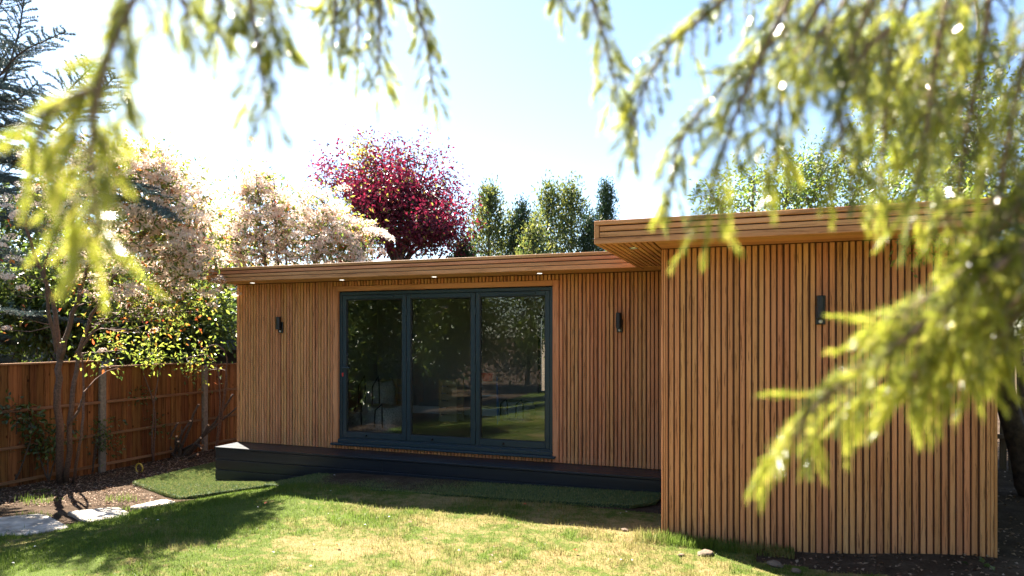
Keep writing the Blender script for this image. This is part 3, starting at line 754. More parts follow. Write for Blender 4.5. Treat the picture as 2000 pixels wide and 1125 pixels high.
bays = [(-4.95, -2.83, 1.62), (-2.73, -.61, 1.6), (-.51, 1.61, 1.58), (1.71, 3.83, 1.54), (3.93, 6.22, 1.50), (6.32, 8.29, 1.46), (8.41, 10.52, 1.355), (10.64, 12.9, 1.30)]
for y0, y1, zt in bays:
    zb = -.40; y = y0
    while y < y1 - .04:
        fpart('board', fence_board(zt - zb - .03), (FXF - .004 + random.uniform(-.004, .004), y, zb), random.uniform(-.004, .004)); y += .105
    for zz in (zb + .12, zb + .62, zb + 1.16):
        b = MB(); b.box(0, .036, 0, y1 - y0, -.022, .022, .004); fpart('rail', b.mesh('rail', M['fence_rail']), (FXF + .016, y0, zz))
    b = MB(); b.box(-.03, .045, 0, y1 - y0, 0, .028, .004); fpart('capping', b.mesh('capping', M['fence_rail']), (FXF, y0, zt - .028))
    b = MB(); b.box(-.02, .03, 0, y1 - y0, 0, .16, .004); fpart('gravel_board', b.mesh('gravel_board', M['concrete']), (FXF, y0, zb - .165))
for y, zt in ((-2.78, 1.58), (-.56, 1.56), (1.66, 1.52), (3.88, 1.48), (6.27, 1.44), (8.35, 1.36), (10.58, 1.28)):
    b = MB(); b.box(-.05, .062, -.055, .055, -.5, zt, .012); fpart('post', b.mesh('post', M['concrete']), (FXF, y, 0))

# neighbour's outbuilding behind the fence
nb = empty('outbuilding', (-16, 13.2, -.4), "neighbour's low dark outbuilding with slate-blue roof edge behind the fence", 'outbuilding')
bpy.context.view_layer.update(); nb_inv = nb.matrix_world.inverted()
def np_(name, mat, *boxes):
    b = MB()
    for q in boxes: b.box(*q)
    o = build(b, name, mat, nb); o.matrix_parent_inverse = nb_inv; return o
np_('wall', M['outhouse'], (-24, -9.3, 13.3, 16.5, -.4, 1.52))
np_('fascia', M['outfascia'], (-24.2, -9.1, 13.08, 13.12, 1.53, 1.715), (-24.2, -9.1, 13.05, 13.079, 1.655, 1.765))
np_('roof', M['roofing'], (-24.2, -9.1, 13.121, 16.7, 1.55, 1.74))
np_('door', M['outfascia'], (-17.2, -16.2, 13.27, 13.298, -.4, 1.4))

# ------------------------------------------------------------------ right fence behind the wing
rf = empty('picket_fence', (3.2, 10.4, 0), 'weathered dark close-board fence behind the right side of the wing', 'fence')
bpy.context.view_layer.update(); rf_inv = rf.matrix_world.inverted()
pb = MB(); pb.box(-.04, .04, 0, .018, 0, 1.75, .004); pb = pb.mesh('board', M['old_fence'])
for i in range(30):
    o = obj('board', pb, rf); o.matrix_parent_inverse = rf_inv; o.location = (2.0 + i * .105, 10.6 + random.uniform(-.01, .01), .02); o.rotation_euler = (0, random.uniform(-.02, .02), 0)
for zz in (.55, 1.05, 1.5):
    b = MB(); b.box(1.9, 5.2, 10.545, 10.585, zz - .03, zz + .03, .004); o = build(b, 'rail', M['old_fence'], rf); o.matrix_parent_inverse = rf_inv
for x in (1.95, 3.55, 5.1):
    b = MB(); b.box(x - .045, x + .045, 10.63, 10.72, -.2, 1.85, .006); o = build(b, 'post', M['old_fence'], rf); o.matrix_parent_inverse = rf_inv

# ------------------------------------------------------------------ vegetation
def blob(cx, cy, rx, ry, D, rd, n, shell=0.5):
    """n points in an ellipsoid whose middle lies at a distance D along the pixel's ray; radii in pixels at that distance, rd in metres"""
    c = at(cx, cy, D); k = D / FPX; d = rand_dirs(n); r = rng.random(n) ** (1 / 3); r = np.where(rng.random(n) < shell, 0.75 + 0.3 * r, r)[:, None]
    return c + (RT * (d[:, :1] * rx * k) + UP * (d[:, 1:2] * ry * k) + FW * (d[:, 2:] * rd)) * r
def curve_pts(p0, p1, n=5, bend=0.12, sag=0.0):
    p0, p1 = np.asarray(p0, float), np.asarray(p1, float); L_ = np.linalg.norm(p1 - p0)
    j = rng.normal(0, bend * L_ * 0.5, 3); t = np.linspace(0, 1, n)[:, None]
    return p0 + (p1 - p0) * t + j * np.sin(t * math.pi) + np.array([0, 0, -sag * L_]) * (t * t) + rng.normal(0, bend * L_ * 0.05, (n, 3)) * np.sin(t * math.pi)
def add_twigs(mb, clusters, samples, r0=.012, r1=.003, sides=3, sag=0.0, up_only=True):
    S = np.array(samples)
    for c in clusters:
        d = np.linalg.norm(S - c, axis=1) + (np.maximum(0, S[:, 2] - c[2] + .05) * 2.5 if up_only else 0)
        p = S[int(np.argmin(d))]; n = 4
        mb.tube(curve_pts(p, c, n, .22, sag), list(np.linspace(r0, r1, n)), sides, False)
def stems_mesh(stems, sides=7):
    """stems: (list of points, r0, r1) -> mesh builder and points along them"""
    mb = MB(); samples = []
    for pts, r0, r1 in stems:
        P = np.array(pts, float); t = np.linspace(0, len(P) - 1, len(P) * 4)
        Q = np.stack([np.interp(t, np.arange(len(P)), P[:, k]) for k in range(3)], 1)
        for _ in range(2): Q[1:-1] = (Q[:-2] + Q[1:-1] * 2 + Q[2:]) / 4
        Q[1:-1] += rng.normal(0, min(r0 * 0.22, .01), Q[1:-1].shape)
        mb.tube(Q, list(np.linspace(r0, r1, len(Q))), sides); samples += list(Q[len(Q) // 3:])
    return mb, samples
def leaf_cloud(clusters, per, spread, Ln, W, droop=0.2, outc=None, fold=.25):
    n = len(clusters) * per; c = np.repeat(clusters, per, 0); off = rng.normal(0, 1, (n, 3)) * spread
    ax = unit(off) + rng.normal(0, .6, (n, 3)) + np.array([0, 0, -droop])
    nr = rand_dirs(n) + np.array([0, 0, .8])
    return leaf_geo(c + off, ax, nr, Ln * rng.uniform(.6, 1.25, n), W * rng.uniform(.7, 1.2, n), fold)
def corymbs(centres, r, per, fl):
    """flat-domed heads of tiny flowers"""
    n = len(centres) * per; c = np.repeat(centres, per, 0); R_ = np.repeat(r * rng.uniform(.6, 1.3, len(centres)), per)
    up = np.repeat(unit(rng.normal(0, .35, (len(centres), 3)) + np.array([0, 0, 1.0])), per, 0)
    d = rand_dirs(n); d = d + up * np.maximum(0, -(d * up).sum(1))[:, None] * 2
    flat = (d * up).sum(1)[:, None] * up
    pos = c + (d - flat * .45) * (R_ * rng.random(n) ** .25)[:, None]
    return leaf_geo(pos, rand_dirs(n), d + rng.normal(0, .3, (n, 3)), fl * rng.uniform(.7, 1.3, n), fl * rng.uniform(.8, 1.2, n), .1, .5)
def tree(name, base, label, cat, stems, bark, crown, group=None, twigs=None, twig_r=.012, extra=(), sides=7):
    base = np.asarray(base, float); root = empty(name, base, label, cat, group)
    mb, smp = stems_mesh(stems, sides)
    if twigs is not None: add_twigs(mb, twigs, smp, twig_r, twig_r * .28)
    mb.v = [tuple(np.asarray(v) - base) for v in mb.v]
    build(mb, 'trunk', bark, root, smooth=True)
    for nm, (V, T), mat in [('crown',) + crown] + list(extra): obj(nm, tri_mesh(nm, V - base, T, mat), root)
    return root
def copy_tree(src, loc, rz, sc, label):
    r = src.copy(); col.objects.link(r); r.location = loc; r.rotation_euler = (0, 0, rz); r.scale = (sc,) * 3; r['label'] = label
    for ch in list(src.children):
        c = ch.copy(); col.objects.link(c); c.parent = r
    return r
def ground_at(x, y, D):
    p = at(x, y, D); p[2] = gz(p[0], p[1]) - .05; return p

# --- flowering photinia in the left bed
base = on_z(118, 938, -.33); base[2] = gz(base[0], base[1]) - .05
def pt(x, y, D): return at(x, y, D)
stems = [([base, pt(112, 760, 9.75), pt(118, 690, 9.75), pt(108, 600, 9.7), pt(60, 480, 9.6), pt(40, 380, 9.6)], .055, .012),
         ([pt(118, 700, 9.75), pt(140, 620, 9.6), pt(165, 540, 9.4), pt(205, 420, 9.3), pt(215, 330, 9.3)], .036, .010),
         ([base + [.05, .05, 0], pt(140, 800, 9.8), pt(150, 700, 9.9), pt(185, 600, 9.9), pt(270, 480, 9.7), pt(320, 360, 9.7)], .040, .010),
         ([pt(112, 690, 9.75), pt(95, 610, 9.5), pt(85, 520, 9.3), pt(130, 400, 9.2)], .030, .008),
         ([pt(150, 690, 9.9), pt(210, 610, 10.0), pt(300, 540, 10.0), pt(370, 450, 10.1)], .026, .008),
         ([base + [.12, .1, 0], pt(160, 850, 9.85), pt(165, 760, 10), pt(160, 690, 10)], .022, .012),
         ([pt(135, 830, 9.85), pt(155, 800, 9.7), pt(165, 765, 9.6)], .022, .014)]
top = np.concatenate([blob(325, 420, 78, 110, 9.8, .75, 210), blob(210, 400, 110, 110, 9.4, .8, 200), blob(60, 450, 100, 110, 9.5, .7, 44), blob(255, 520, 120, 75, 9.8, .8, 130), blob(370, 500, 55, 85, 10.1, .5, 90), blob(295, 320, 42, 30, 9.7, .4, 40), blob(345, 390, 62, 75, 9.8, .6, 110), blob(245, 350, 80, 60, 9.5, .6, 90), blob(150, 330, 70, 50, 9.4, .5, 50), blob(400, 520, 40, 80, 10.1, .4, 60)])
low = np.concatenate([blob(60, 620, 80, 50, 9.8, .4, 30), blob(250, 610, 110, 55, 9.8, .5, 70), blob(215, 690, 60, 30, 9.8, .3, 26), blob(110, 560, 110, 50, 9.7, .5, 18), blob(330, 600, 80, 60, 10.1, .5, 40)])
def prune(c):
    sx_, sy_ = c[:, 0] + (c[:, 2] + .25) * .717, c[:, 1] - (c[:, 2] + .25) * .521
    hit = (sx_ > -8.7) & (sx_ < -6.9) & (sy_ > 5.05) & (sy_ < 6.9)
    return c[~(hit & (rng.random(len(c)) < .85))]
top, low = prune(top), prune(low); top = top[rng.random(len(top)) < .70]
allc = np.concatenate([top, low])
leaf1 = join([leaf_cloud(top, 8, .11, .085, .034), leaf_cloud(low, 13, .10, .085, .036)])
heads = top[rng.random(len(top)) < .85]; heads = np.concatenate([heads + rng.normal(0, .05, heads.shape), heads[::2] + rng.normal(0, .13, heads[::2].shape), low[rng.random(len(low)) < .10]])
photinia = tree('photinia_tree', base, 'multi-stemmed photinia covered in pale pink blossom, in the bed by the left fence', 'tree', stems, M['bark_red'], (leaf1, M['leaf_photinia']), 'flowering photinia trees', allc[::2], .010,
     [('blossom', corymbs(heads, .105, 120, .019), M['blossom'])])
# --- second photinia behind the roof
base2 = ground_at(560, 900, 14.0)
stems = [([base2 + [dx, 0, 0], pt(560 + a * .4, 620, 14), pt(560 + a, 500, 14 + b * .5), pt(560 + a * 1.25, c_, 14 + b)], .05, .012)
         for dx, a, b, c_ in ((0, -90, .2, 420), (.1, -45, -.2, 370), (.05, 0, .3, 390), (-.1, 60, 0, 400), (.1, 110, .3, 420), (-.05, 140, 0, 460), (.05, -20, 0, 350))]
top2 = np.concatenate([blob(515, 420, 52, 62, 14, .7, 95), blob(505, 365, 22, 38, 14, .4, 26), blob(600, 435, 75, 65, 14, .8, 120), blob(672, 470, 58, 44, 14, .6, 90), blob(470, 470, 48, 55, 14, .7, 70), blob(590, 500, 120, 50, 14, .8, 100)])
heads2 = top2[rng.random(len(top2)) < .85]; heads2 = np.concatenate([heads2 + rng.normal(0, .08, heads2.shape), heads2[::3] + rng.normal(0, .25, heads2[::3].shape)])
photinia2 = tree('photinia_tree', base2, 'dense pale pink flowering photinia rising behind the flat roof left of the crimson tree', 'tree', stems, M['bark_red'], (leaf_cloud(top2, 9, .16, .11, .042), M['leaf_photinia']), 'flowering photinia trees', top2, .014,
     [('blossom', corymbs(heads2, .15, 130, .026), M['blossom'])])

# --- crimson plum behind the roof
base3 = ground_at(775, 900, 18.0)
lim = [(660, 330), (690, 400), (720, 310), (760, 280), (800, 290), (840, 300), (870, 350), (905, 400), (890, 450), (780, 380), (830, 400), (740, 430)]
stems = [([base3, pt(775, 600, 18), pt(778, 510, 18)], .14, .09)]
for lx_, ly_ in lim: stems.append(([pt(777, 530, 18), pt(777 + (lx_ - 777) * .35, 510 + (ly_ - 510) * .45, 18 + rng.normal(0, .3)), pt(lx_, ly_, 18 + rng.normal(0, .7))], .06, .01))
outl = [(628, 335), (640, 312), (662, 300), (655, 365), (690, 292), (715, 280), (742, 285), (765, 272), (792, 292), (826, 268), (855, 292), (842, 318), (880, 338), (868, 365), (893, 385), (915, 405), (900, 430), (916, 448), (905, 470), (880, 485), (690, 400), (700, 440), (740, 470)]
outl = [(775 + (a - 775) * 1.08, b) for a, b in outl]; ctr = np.array([775, 440.0]); pc = []
for q in outl + [tuple(ctr + (np.array(outl[rng.integers(0, len(outl))]) + rng.normal(0, 16, 2) - ctr) * rng.uniform(.45, .97)) for _ in range(85)]:
    D_ = 18 + rng.normal(0, .9)
    for w in np.linspace(.35, 1, 9): pc.append(at(*(ctr + (np.array(q) - ctr) * w + rng.normal(0, 5, 2)), D_ + rng.normal(0, .1)))
pc = np.concatenate([np.array(pc), blob(775, 420, 100, 75, 18, 1.3, 120, .3), blob(800, 465, 110, 38, 18, 1.2, 90, .3)])
gc = blob(712, 300, 16, 32, 17.6, .3, 16)
tree('plum_tree', base3, 'crimson-leaved plum tree rising behind the flat roof', 'tree', stems, M['bark_dark'], (leaf_cloud(pc, 22, .13, .10, .06), M['leaf_plum']), None, pc[::5], .02, [('green_sucker_leaves', leaf_cloud(gc, 22, .16, .09, .045), M['leaf_plum_green'])])

# --- green tree between the two photinias, and dark evergreens behind the fence
b4 = ground_at(430, 900, 19.0)
gt = np.concatenate([blob(425, 440, 24, 40, 19, .6, 40), blob(415, 500, 40, 45, 19, .8, 50)])
tree('leafy_tree', b4, 'small bright green tree in the gap between the two blossoming trees', 'tree', [([b4, pt(430, 560, 19), pt(428, 405, 19)], .1, .03), ([pt(430, 480, 19), pt(450, 455, 19)], .04, .02), ([pt(430, 470, 19), pt(408, 445, 19)], .04, .02)], M['bark_dark'], (leaf_cloud(gt, 16, .16, .11, .06), M['leaf_lime']), None, gt[::2], .018)
def bush(name, px, py, D, rx, ry, rd, n, per, lab, mat='leaf_laurel', Ln=.15, W=.072, sp=.17, group='evergreen bushes behind the left fence'):
    per = int(per * 1.3); b = ground_at(px, 900, D); c = blob(px, py, rx, ry, D, rd, n, .6)
    c = c[c[:, 2] > b[2] + .15]
    st = [([b + [rng.normal(0, .08), rng.normal(0, .08), 0], (b + at(px, py, D)) / 2 + rng.normal(0, .2, 3), at(px + rng.normal(0, rx * .5), py - abs(rng.normal(0, ry * .5)), D + rng.normal(0, rd * .3))], .045, .012) for _ in range(6)]
    return tree(name, b, lab, 'bush', st, M['bark_dark'], (leaf_cloud(c, per, sp, Ln, W), M[mat]), group, c[::2], .014)
bush('laurel_bush', 250, 560, 17.0, 150, 130, 1.2, 330, 24, 'wide dark evergreen bush behind the fence under the blossoming photinia')
bush('laurel_bush', 400, 590, 17.5, 80, 130, 1.2, 280, 24, 'tall dark evergreen bush at the back, against the left end of the garden room')
bush('laurel_bush', 20, 540, 16.0, 150, 160, 1.2, 320, 24, 'dark evergreen bush behind the fence at the left picture edge')
bush('laurel_bush', 330, 610, 14.6, 110, 75, .8, 240, 26, 'dense dark evergreen bush right behind the fence, left of the garden room')
bush('laurel_bush', 130, 590, 14.2, 130, 85, .8, 260, 26, 'dense dark evergreen bush behind the fence between the photinia stems')
bush('laurel_bush', -260, 560, 14.0, 160, 200, 1.5, 160, 22, 'dark evergreen bush behind the fence beyond the left picture edge')

# --- conifers behind the roof
def conifer(px, ptop, D, w, label, mat='leaf_conifer', n=420, per=14, loose=.5, name='conifer_tree', Ln=.13, W=.05):
    b = ground_at(px, 900, D); w *= 1.75; n = int(n * 1.9); k = D / FPX; ztop = at(px, ptop, D)[2]; H = ztop - b[2]; rw = w * k
    t = rng.random(n) ** .75; rad = rw * (1 - t) ** .75 * (.55 + .45 * rng.random(n)) * (1 + loose * rng.normal(0, .35, n)); a = rng.uniform(0, 2 * math.pi, n)
    c = np.stack([b[0] + rad * np.cos(a), b[1] + rad * np.sin(a), b[2] + .3 + t * (H - .35)], 1); keep = c[:, 2] > 1.6; c, a = c[keep], a[keep]; n = len(c)
    m = n * per; cc = np.repeat(c, per, 0); outd = np.repeat(np.stack([np.cos(a), np.sin(a), 0 * a], 1), per, 0)
    ax = outd * rng.uniform(.1, .9, (m, 1)) + np.array([0, 0, .9]) + rng.normal(0, .45, (m, 3)); sp = .10 + .06 * loose
    V, T = leaf_geo(cc + rng.normal(0, sp, (m, 3)) * [1, 1, 1.3], ax, rand_dirs(m), Ln * rng.uniform(.5, 1.2, m), W * rng.uniform(.6, 1.2, m), .1, .5)
    stems = [([b, (b[0], b[1], b[2] + H * .5), (b[0], b[1], ztop - .15)], .09, .012)]
    return tree(name, b, label, 'conifer', stems, M['bark_dark'], ((V, T), M[mat]), 'conifers behind the roof', c[::3], .012)
conifer(955, 372, 20, 75, 'loose olive-green conifer just right of the crimson tree', n=420, loose=.7)
conifer(1019, 402, 19.5, 44, 'narrow dark conifer standing between two loose olive-green ones', 'leaf_conifer_dark', 420, 16, .15, Ln=.10, W=.035)
conifer(1000, 415, 22, 50, 'thin pale conifer top left of the narrow dark conifer', n=150, loose=.9)
conifer(1072, 368, 20, 66, 'broad twin-topped conifer, its left half', n=330, loose=.9, per=12)
conifer(1116, 364, 20.3, 66, 'broad twin-topped conifer, its right half', n=330, loose=.9, per=12)
conifer(1152, 424, 19, 34, 'short dark conifer beside the corner of the wing roof', 'leaf_conifer_dark', 300, 16, .15, Ln=.10, W=.035)
conifer(1184, 360, 21, 30, 'tall slender conifer spire above the corner of the wing roof', 'leaf_conifer_dark', 420, 16, .12, Ln=.10, W=.035)
conifer(1042, 445, 17.5, 46, 'low bright conifer in front of the twin-topped conifer', n=200, loose=.5)
conifer(905, 470, 18.8, 46, 'low dark conifer under the crimson tree', 'leaf_conifer_dark', 240, 16, .3)

# --- blue cedar at the left edge
def cedar_branches(paths, twig_len, step, D_needle, per, mat_needles):
    """paths: point lists; flat side twigs with needle rosettes"""
    mb = MB(); cs, ds = [], []
    for P, r0 in paths:
        P = np.array(P, float); t = np.linspace(0, len(P) - 1, len(P) * 5)
        Q = np.stack([np.interp(t, np.arange(len(P)), P[:, k]) for k in range(3)], 1)
        for _ in range(2): Q[1:-1] = (Q[:-2] + Q[1:-1] * 2 + Q[2:]) / 4
        mb.tube(Q, list(np.linspace(r0, .006, len(Q))), 5)
        d = np.gradient(Q, axis=0); seg = np.linalg.norm(np.diff(Q, axis=0), axis=1); s = np.concatenate([[0], np.cumsum(seg)]); Lt = s[-1]
        u = 0.12 * Lt; side = 1
        while u < Lt:
            p = np.array([np.interp(u, s, Q[:, k]) for k in range(3)]); dd = unit(np.array([np.interp(u, s, d[:, k]) for k in range(3)]))
            sd = unit(np.cross(dd, UP)) * side; ln = twig_len * (0.35 + 0.65 * math.sin(math.pi * min(1, (u / Lt) * .75 + .2))) * rng.uniform(.6, 1.2)
            dirn = unit(dd * .75 + sd * .9 + rng.normal(0, .15, 3) + [0, 0, .12]); q = curve_pts(p, p + dirn * ln, 4, .12, .12)
            mb.tube(q, [.006, .005, .004, .003], 3, False)
            k = max(3, int(ln / .030)); tt = np.linspace(.1, 1, k)
            for w in tt:
                pp = np.array([np.interp(w * 3, np.arange(4), q[:, j]) for j in range(3)]); cs.append(pp); ds.append(dirn)
            side = -side; u += step * rng.uniform(.6, 1.4)
        for w in np.arange(.1, Lt, .035): cs.append(np.array([np.interp(w, s, Q[:, k]) for k in range(3)])); ds.append(UP)
    cs, ds = np.array(cs), np.array(ds); n = len(cs) * per
    ax = np.repeat(ds, per, 0) * .35 + rng.normal(0, .6, (n, 3)) + [0, 0, .35]
    return mb, needle_geo(np.repeat(cs, per, 0) + rng.normal(0, .006, (n, 3)), ax, D_needle * rng.uniform(.7, 1.2, n), .008)
bc = ground_at(-110, 950, 11.6); tr = lambda z_: np.array([bc[0], bc[1], z_])
paths = []
def cp(*pts_): return [at(*q) for q in pts_]
for pp, r0 in [(((-110, 200, 11.6), (-30, 230, 11.2), (15, 140, 11.0), (38, 60, 10.9), (52, -40, 10.9)), .03),
               (((-110, 230, 11.6), (-20, 170, 11), (40, 100, 10.6), (128, 62, 10.3)), .025),
               (((-110, 60, 11.6), (-40, 60, 11), (0, 10, 10.8), (30, -50, 10.7)), .025),
               (((-110, 130, 11.6), (-40, 150, 11), (20, 175, 10.6), (60, 180, 10.3)), .025),
               (((-110, 250, 11.6), (-20, 250, 11), (50, 240, 10.5), (110, 255, 10.2)), .03),
               (((-110, 300, 11.6), (0, 280, 11), (60, 300, 10.6), (95, 340, 10.4)), .03),
               (((-110, 330, 11.6), (0, 340, 11), (40, 370, 10.7), (80, 420, 10.5)), .03),
               (((-110, 370, 11.6), (0, 370, 11), (80, 395, 10.4), (180, 400, 9.6), (270, 385, 9.0), (335, 425, 8.7)), .04),
               (((80, 395, 10.4), (160, 370, 9.6), (230, 355, 9.0), (300, 380, 8.7)), .022),
               (((-110, 420, 11.6), (0, 420, 11), (60, 440, 10.4), (110, 470, 10)), .03),
               (((-110, 460, 11.6), (-20, 480, 11), (30, 520, 10.6)), .03),
               (((-110, 160, 11.6), (-30, 210, 11.2), (40, 215, 10.9), (90, 205, 10.7)), .025),
               (((-110, 300, 11.6), (20, 320, 11.1), (80, 290, 10.8), (120, 300, 10.6)), .025),
               (((90, 230, 10.5), (130, 180, 10), (185, 125, 9.7)), .02), (((110, 255, 10.2), (170, 200, 9.7), (225, 150, 9.4)), .018),
               (((-110, 210, 11.6), (-30, 190, 11.3), (30, 200, 11.1), (75, 160, 11)), .025), (((-110, 270, 11.6), (-20, 300, 11.4), (50, 330, 11.2), (100, 310, 11)), .025), (((-110, 350, 11.6), (-20, 390, 11.4), (40, 420, 11.2), (90, 385, 11)), .025), (((-110, 400, 11.6), (-10, 350, 11.4), (60, 360, 11.2), (130, 345, 10.9)), .025), (((-110, 180, 11.6), (-40, 120, 11.3), (0, 120, 11.2), (25, 90, 11)), .025), (((-110, 320, 11.6), (-30, 250, 11.4), (20, 265, 11.3), (60, 270, 11.2)), .025),
               (((-110, 0, 11.6), (-60, -40, 11.2), (0, -90, 11)), .03), (((-110, -150, 11.6), (-40, -190, 11.2), (10, -240, 11)), .03)]:
    paths.append((cp(*pp), r0))
for z_ in np.arange(1.4, 9.4, .42):                                       # the unseen far side of the tree
    for a in rng.uniform(1.2, 4.6, 2):
        ln = 2.4 * (1 - (z_ / 11)) + .3; e = tr(z_) + np.array([math.cos(a) * ln, math.sin(a) * ln, -.05 * ln]); paths.append(([tr(z_), (tr(z_) + e) / 2 + [0, 0, .12], e], .03))
mb, ng = cedar_branches(paths, .46, .045, .036, 13, None)
root = empty('blue_cedar', bc, 'blue-grey cedar with tiered branches at the left picture edge behind the fence', 'tree')
mb.tube([tr(bc[2]), tr(3), tr(6.5), tr(10)], [.17, .14, .09, .02], 10); mb.v = [tuple(np.asarray(v) - bc) for v in mb.v]
build(mb, 'trunk', M['bark_dark'], root, smooth=True); obj('crown', tri_mesh('crown', ng[0] - bc, ng[1], M['needle_blue']), root)

# --- shrub and trees behind and beside the wing
bw = ground_at(1500, 900, 13.5)
sc_ = np.concatenate([blob(1470, 385, 95, 42, 13.5, .9, 120), blob(1560, 345, 70, 55, 13.5, .9, 90), blob(1640, 380, 90, 60, 13.5, .9, 110), blob(1760, 340, 110, 90, 13.5, .9, 120)])
st = [([bw + [rng.normal(0, .1), 0, 0], pt(1500 + a * .5, 560, 13.5), pt(1500 + a, 420, 13.5), pt(1500 + a * 1.2 + 10, c_, 13.5)], .05, .01) for a, c_ in ((-90, 370), (-30, 340), (30, 310), (80, 300), (150, 330), (230, 290))]
tree('leafy_shrub', bw, 'tall leafy green shrub showing above the roof of the projecting wing', 'shrub', st, M['bark'], (leaf_cloud(sc_, 17, .16, .10, .045), M['leaf_shrub']), None, sc_[::2], .014)
bt = np.array([2.78, 8.97, 0.0]); bt[2] = gz(bt[0], bt[1]) - .1
st = [([bt, pt(1992, 880, 7.5), pt(1968, 790, 7.5), pt(1950, 690, 7.5), pt(1952, 610, 7.5)], .135, .085)]
lt = np.concatenate([blob(1900, 230, 110, 130, 7.6, .6, 120), blob(1960, 420, 80, 90, 7.4, .5, 70), blob(1830, 330, 90, 80, 7.5, .5, 70), blob(1760, 230, 80, 100, 7.8, .5, 50)])
rootl = tree('leaning_tree', bt, 'dark leaning tree trunk with pale limbs beyond the right corner of the wing', 'tree', st, M['bark_dark'], (leaf_cloud(lt, 16, .12, .075, .032), M['leaf_shrub']), None, None)
mb, smp = stems_mesh([([pt(1952, 630, 7.5), pt(1965, 570, 7.45), pt(1985, 510, 7.4), pt(2020, 420, 7.3), pt(2040, 300, 7.3)], .055, .02), ([pt(1953, 625, 7.5), pt(1925, 480, 7.55), pt(1912, 320, 7.6), pt(1914, 150, 7.6), pt(1905, -40, 7.7)], .040, .016), ([pt(1970, 570, 7.4), pt(2000, 545, 7.3), pt(2040, 520, 7.2)], .03, .014)])
add_twigs(mb, lt[::2], smp, .011, .003); mb.v = [tuple(np.asarray(v) - bt) for v in mb.v]; build(mb, 'limb', M['bark_pale'], rootl, smooth=True)
bs = ground_at(2080, 980, 6.6)
gs = np.concatenate([blob(1850, 425, 75, 40, 5.6, .25, 42), blob(1790, 460, 55, 40, 5.5, .2, 26), blob(1925, 410, 60, 60, 5.8, .3, 30), blob(1985, 640, 40, 60, 6.3, .3, 26), blob(2080, 600, 90, 160, 6.6, .5, 90), blob(1905, 690, 18, 14, 5.9, .1, 5)])
tree('privet_shrub', bs, 'glossy yellow-green shrub arching in from the right over the wing roof', 'shrub', [([bs, pt(2080, 700, 6.6), pt(2040, 480, 6.2), pt(1930, 405, 5.8), pt(1800, 450, 5.5)], .022, .005), ([pt(2060, 560, 6.3), pt(1990, 610, 6.2), pt(1935, 660, 6.0), pt(1895, 700, 5.9)], .009, .003), ([bs + [.1, .1, 0], pt(2100, 500, 6.6), pt(2090, 400, 6.6)], .02, .006)], M['bark_red'], (leaf_cloud(gs, 11, .07, .06, .024), M['leaf_lime']), None, gs, .005)

# --- shrubs in the left bed
bcp = on_z(350, 893, -.40)
mb = MB(); ends = []
for (px, py, D) in ((388, 790, 12.75), (347, 826, 12.75), (372, 822, 12.55), (345, 852, 12.55), (407, 830, 12.65), (392, 855, 12.55), (393, 875, 12.45), (325, 772, 12.95), (318, 800, 12.85), (386, 887, 12.45), (348, 862, 12.50)):
    e = at(px, py, D); d = unit(e - bcp); q = curve_pts(bcp + rng.normal(0, .05, 3), e, 5, .18); r = .019 if py > 785 else .010
    mb.tube(q, list(np.linspace(r * 1.5, r, 5)), 7); ends.append((e, d, r))
mb.tube(curve_pts(bcp, at(455, 770, 12.9), 6, .08), list(np.linspace(.035, .02, 6)), 6); mb.tube(curve_pts(bcp, at(470, 790, 12.8), 6, .08), list(np.linspace(.025, .015, 6)), 6)
root = empty('coppiced_shrub', bcp, 'hard-pruned shrub stump with pale cut stem ends beside the deck', 'shrub')
mb.v = [tuple(np.asarray(v) - bcp) for v in mb.v]; build(mb, 'stems', M['bark'], root, smooth=True)
for e, d, r in ends:
    c = MB(); c.tube([e - bcp - d * .004, e - bcp + d * .004], r * 1.04, 10); build(c, 'cut_end', M['cut'], root)
ad = [at(px, py, 12.4) for px, py in ((300, 865), (275, 850), (330, 850), (290, 880), (265, 870))]
obj('leaves', tri_mesh('leaves', *(lambda g_: (g_[0] - bcp, g_[1]))(leaf_cloud(np.array(ad), 9, .06, .07, .035)), M['leaf_laurel']), root)
def sapling(px0, py0, zb, tips, lab, per=10, mat='leaf_photinia', Ln=.07, W=.034, bark='bark', r=.014, D=None, sp=.07, name='young_shrub'):
    b = on_z(px0, py0, zb); D0 = float((b - CAM) @ FW); D0 = D0 if D is None else D
    st, cl = [], []
    for path in tips:
        P = [b] + [at(x, y, D0 + rng.normal(0, .05)) for x, y in path]; st.append((P, r, r * .3)); cl += [P[-1]] + [P[-2] * .5 + P[-1] * .5] + [P[-1] + rng.normal(0, .1, 3) for _ in range(3)]
    cl = np.array(cl)
    return tree(name, b, lab, 'shrub', st, M[bark], (leaf_cloud(cl, int(per * 1.7), sp * 1.25, Ln, W), M[mat]), 'young shrubs in the left bed', cl, r * .3, sides=5)
sapling(228, 905, -.42, [[(215, 850), (205, 790), (208, 720), (215, 660)], [(232, 840), (222, 760), (226, 680)], [(240, 850), (245, 812), (248, 800)]], 'slender twin-stemmed young shrub in front of the concrete fence post', 10)
sapling(240, 900, -.42, [[(243, 860), (242, 830), (240, 803)], [(236, 870), (250, 850)]], 'pale yellow-green upright sprig beside the slender shrub', 9, 'leaf_lime')
sapling(95, 940, -.33, [[(92, 880), (96, 845)], [(80, 900), (70, 870)], [(110, 890), (120, 850)]], 'small dark leafy shrub at the foot of the photinia stems', 12, 'leaf_laurel', .09, .045)
sapling(180, 925, -.4, [[(185, 880), (190, 845), (195, 838)], [(190, 870), (205, 858)]], 'little dark shrub with red-tipped leaves below the fence post', 12, 'leaf_laurel', .07, .04)
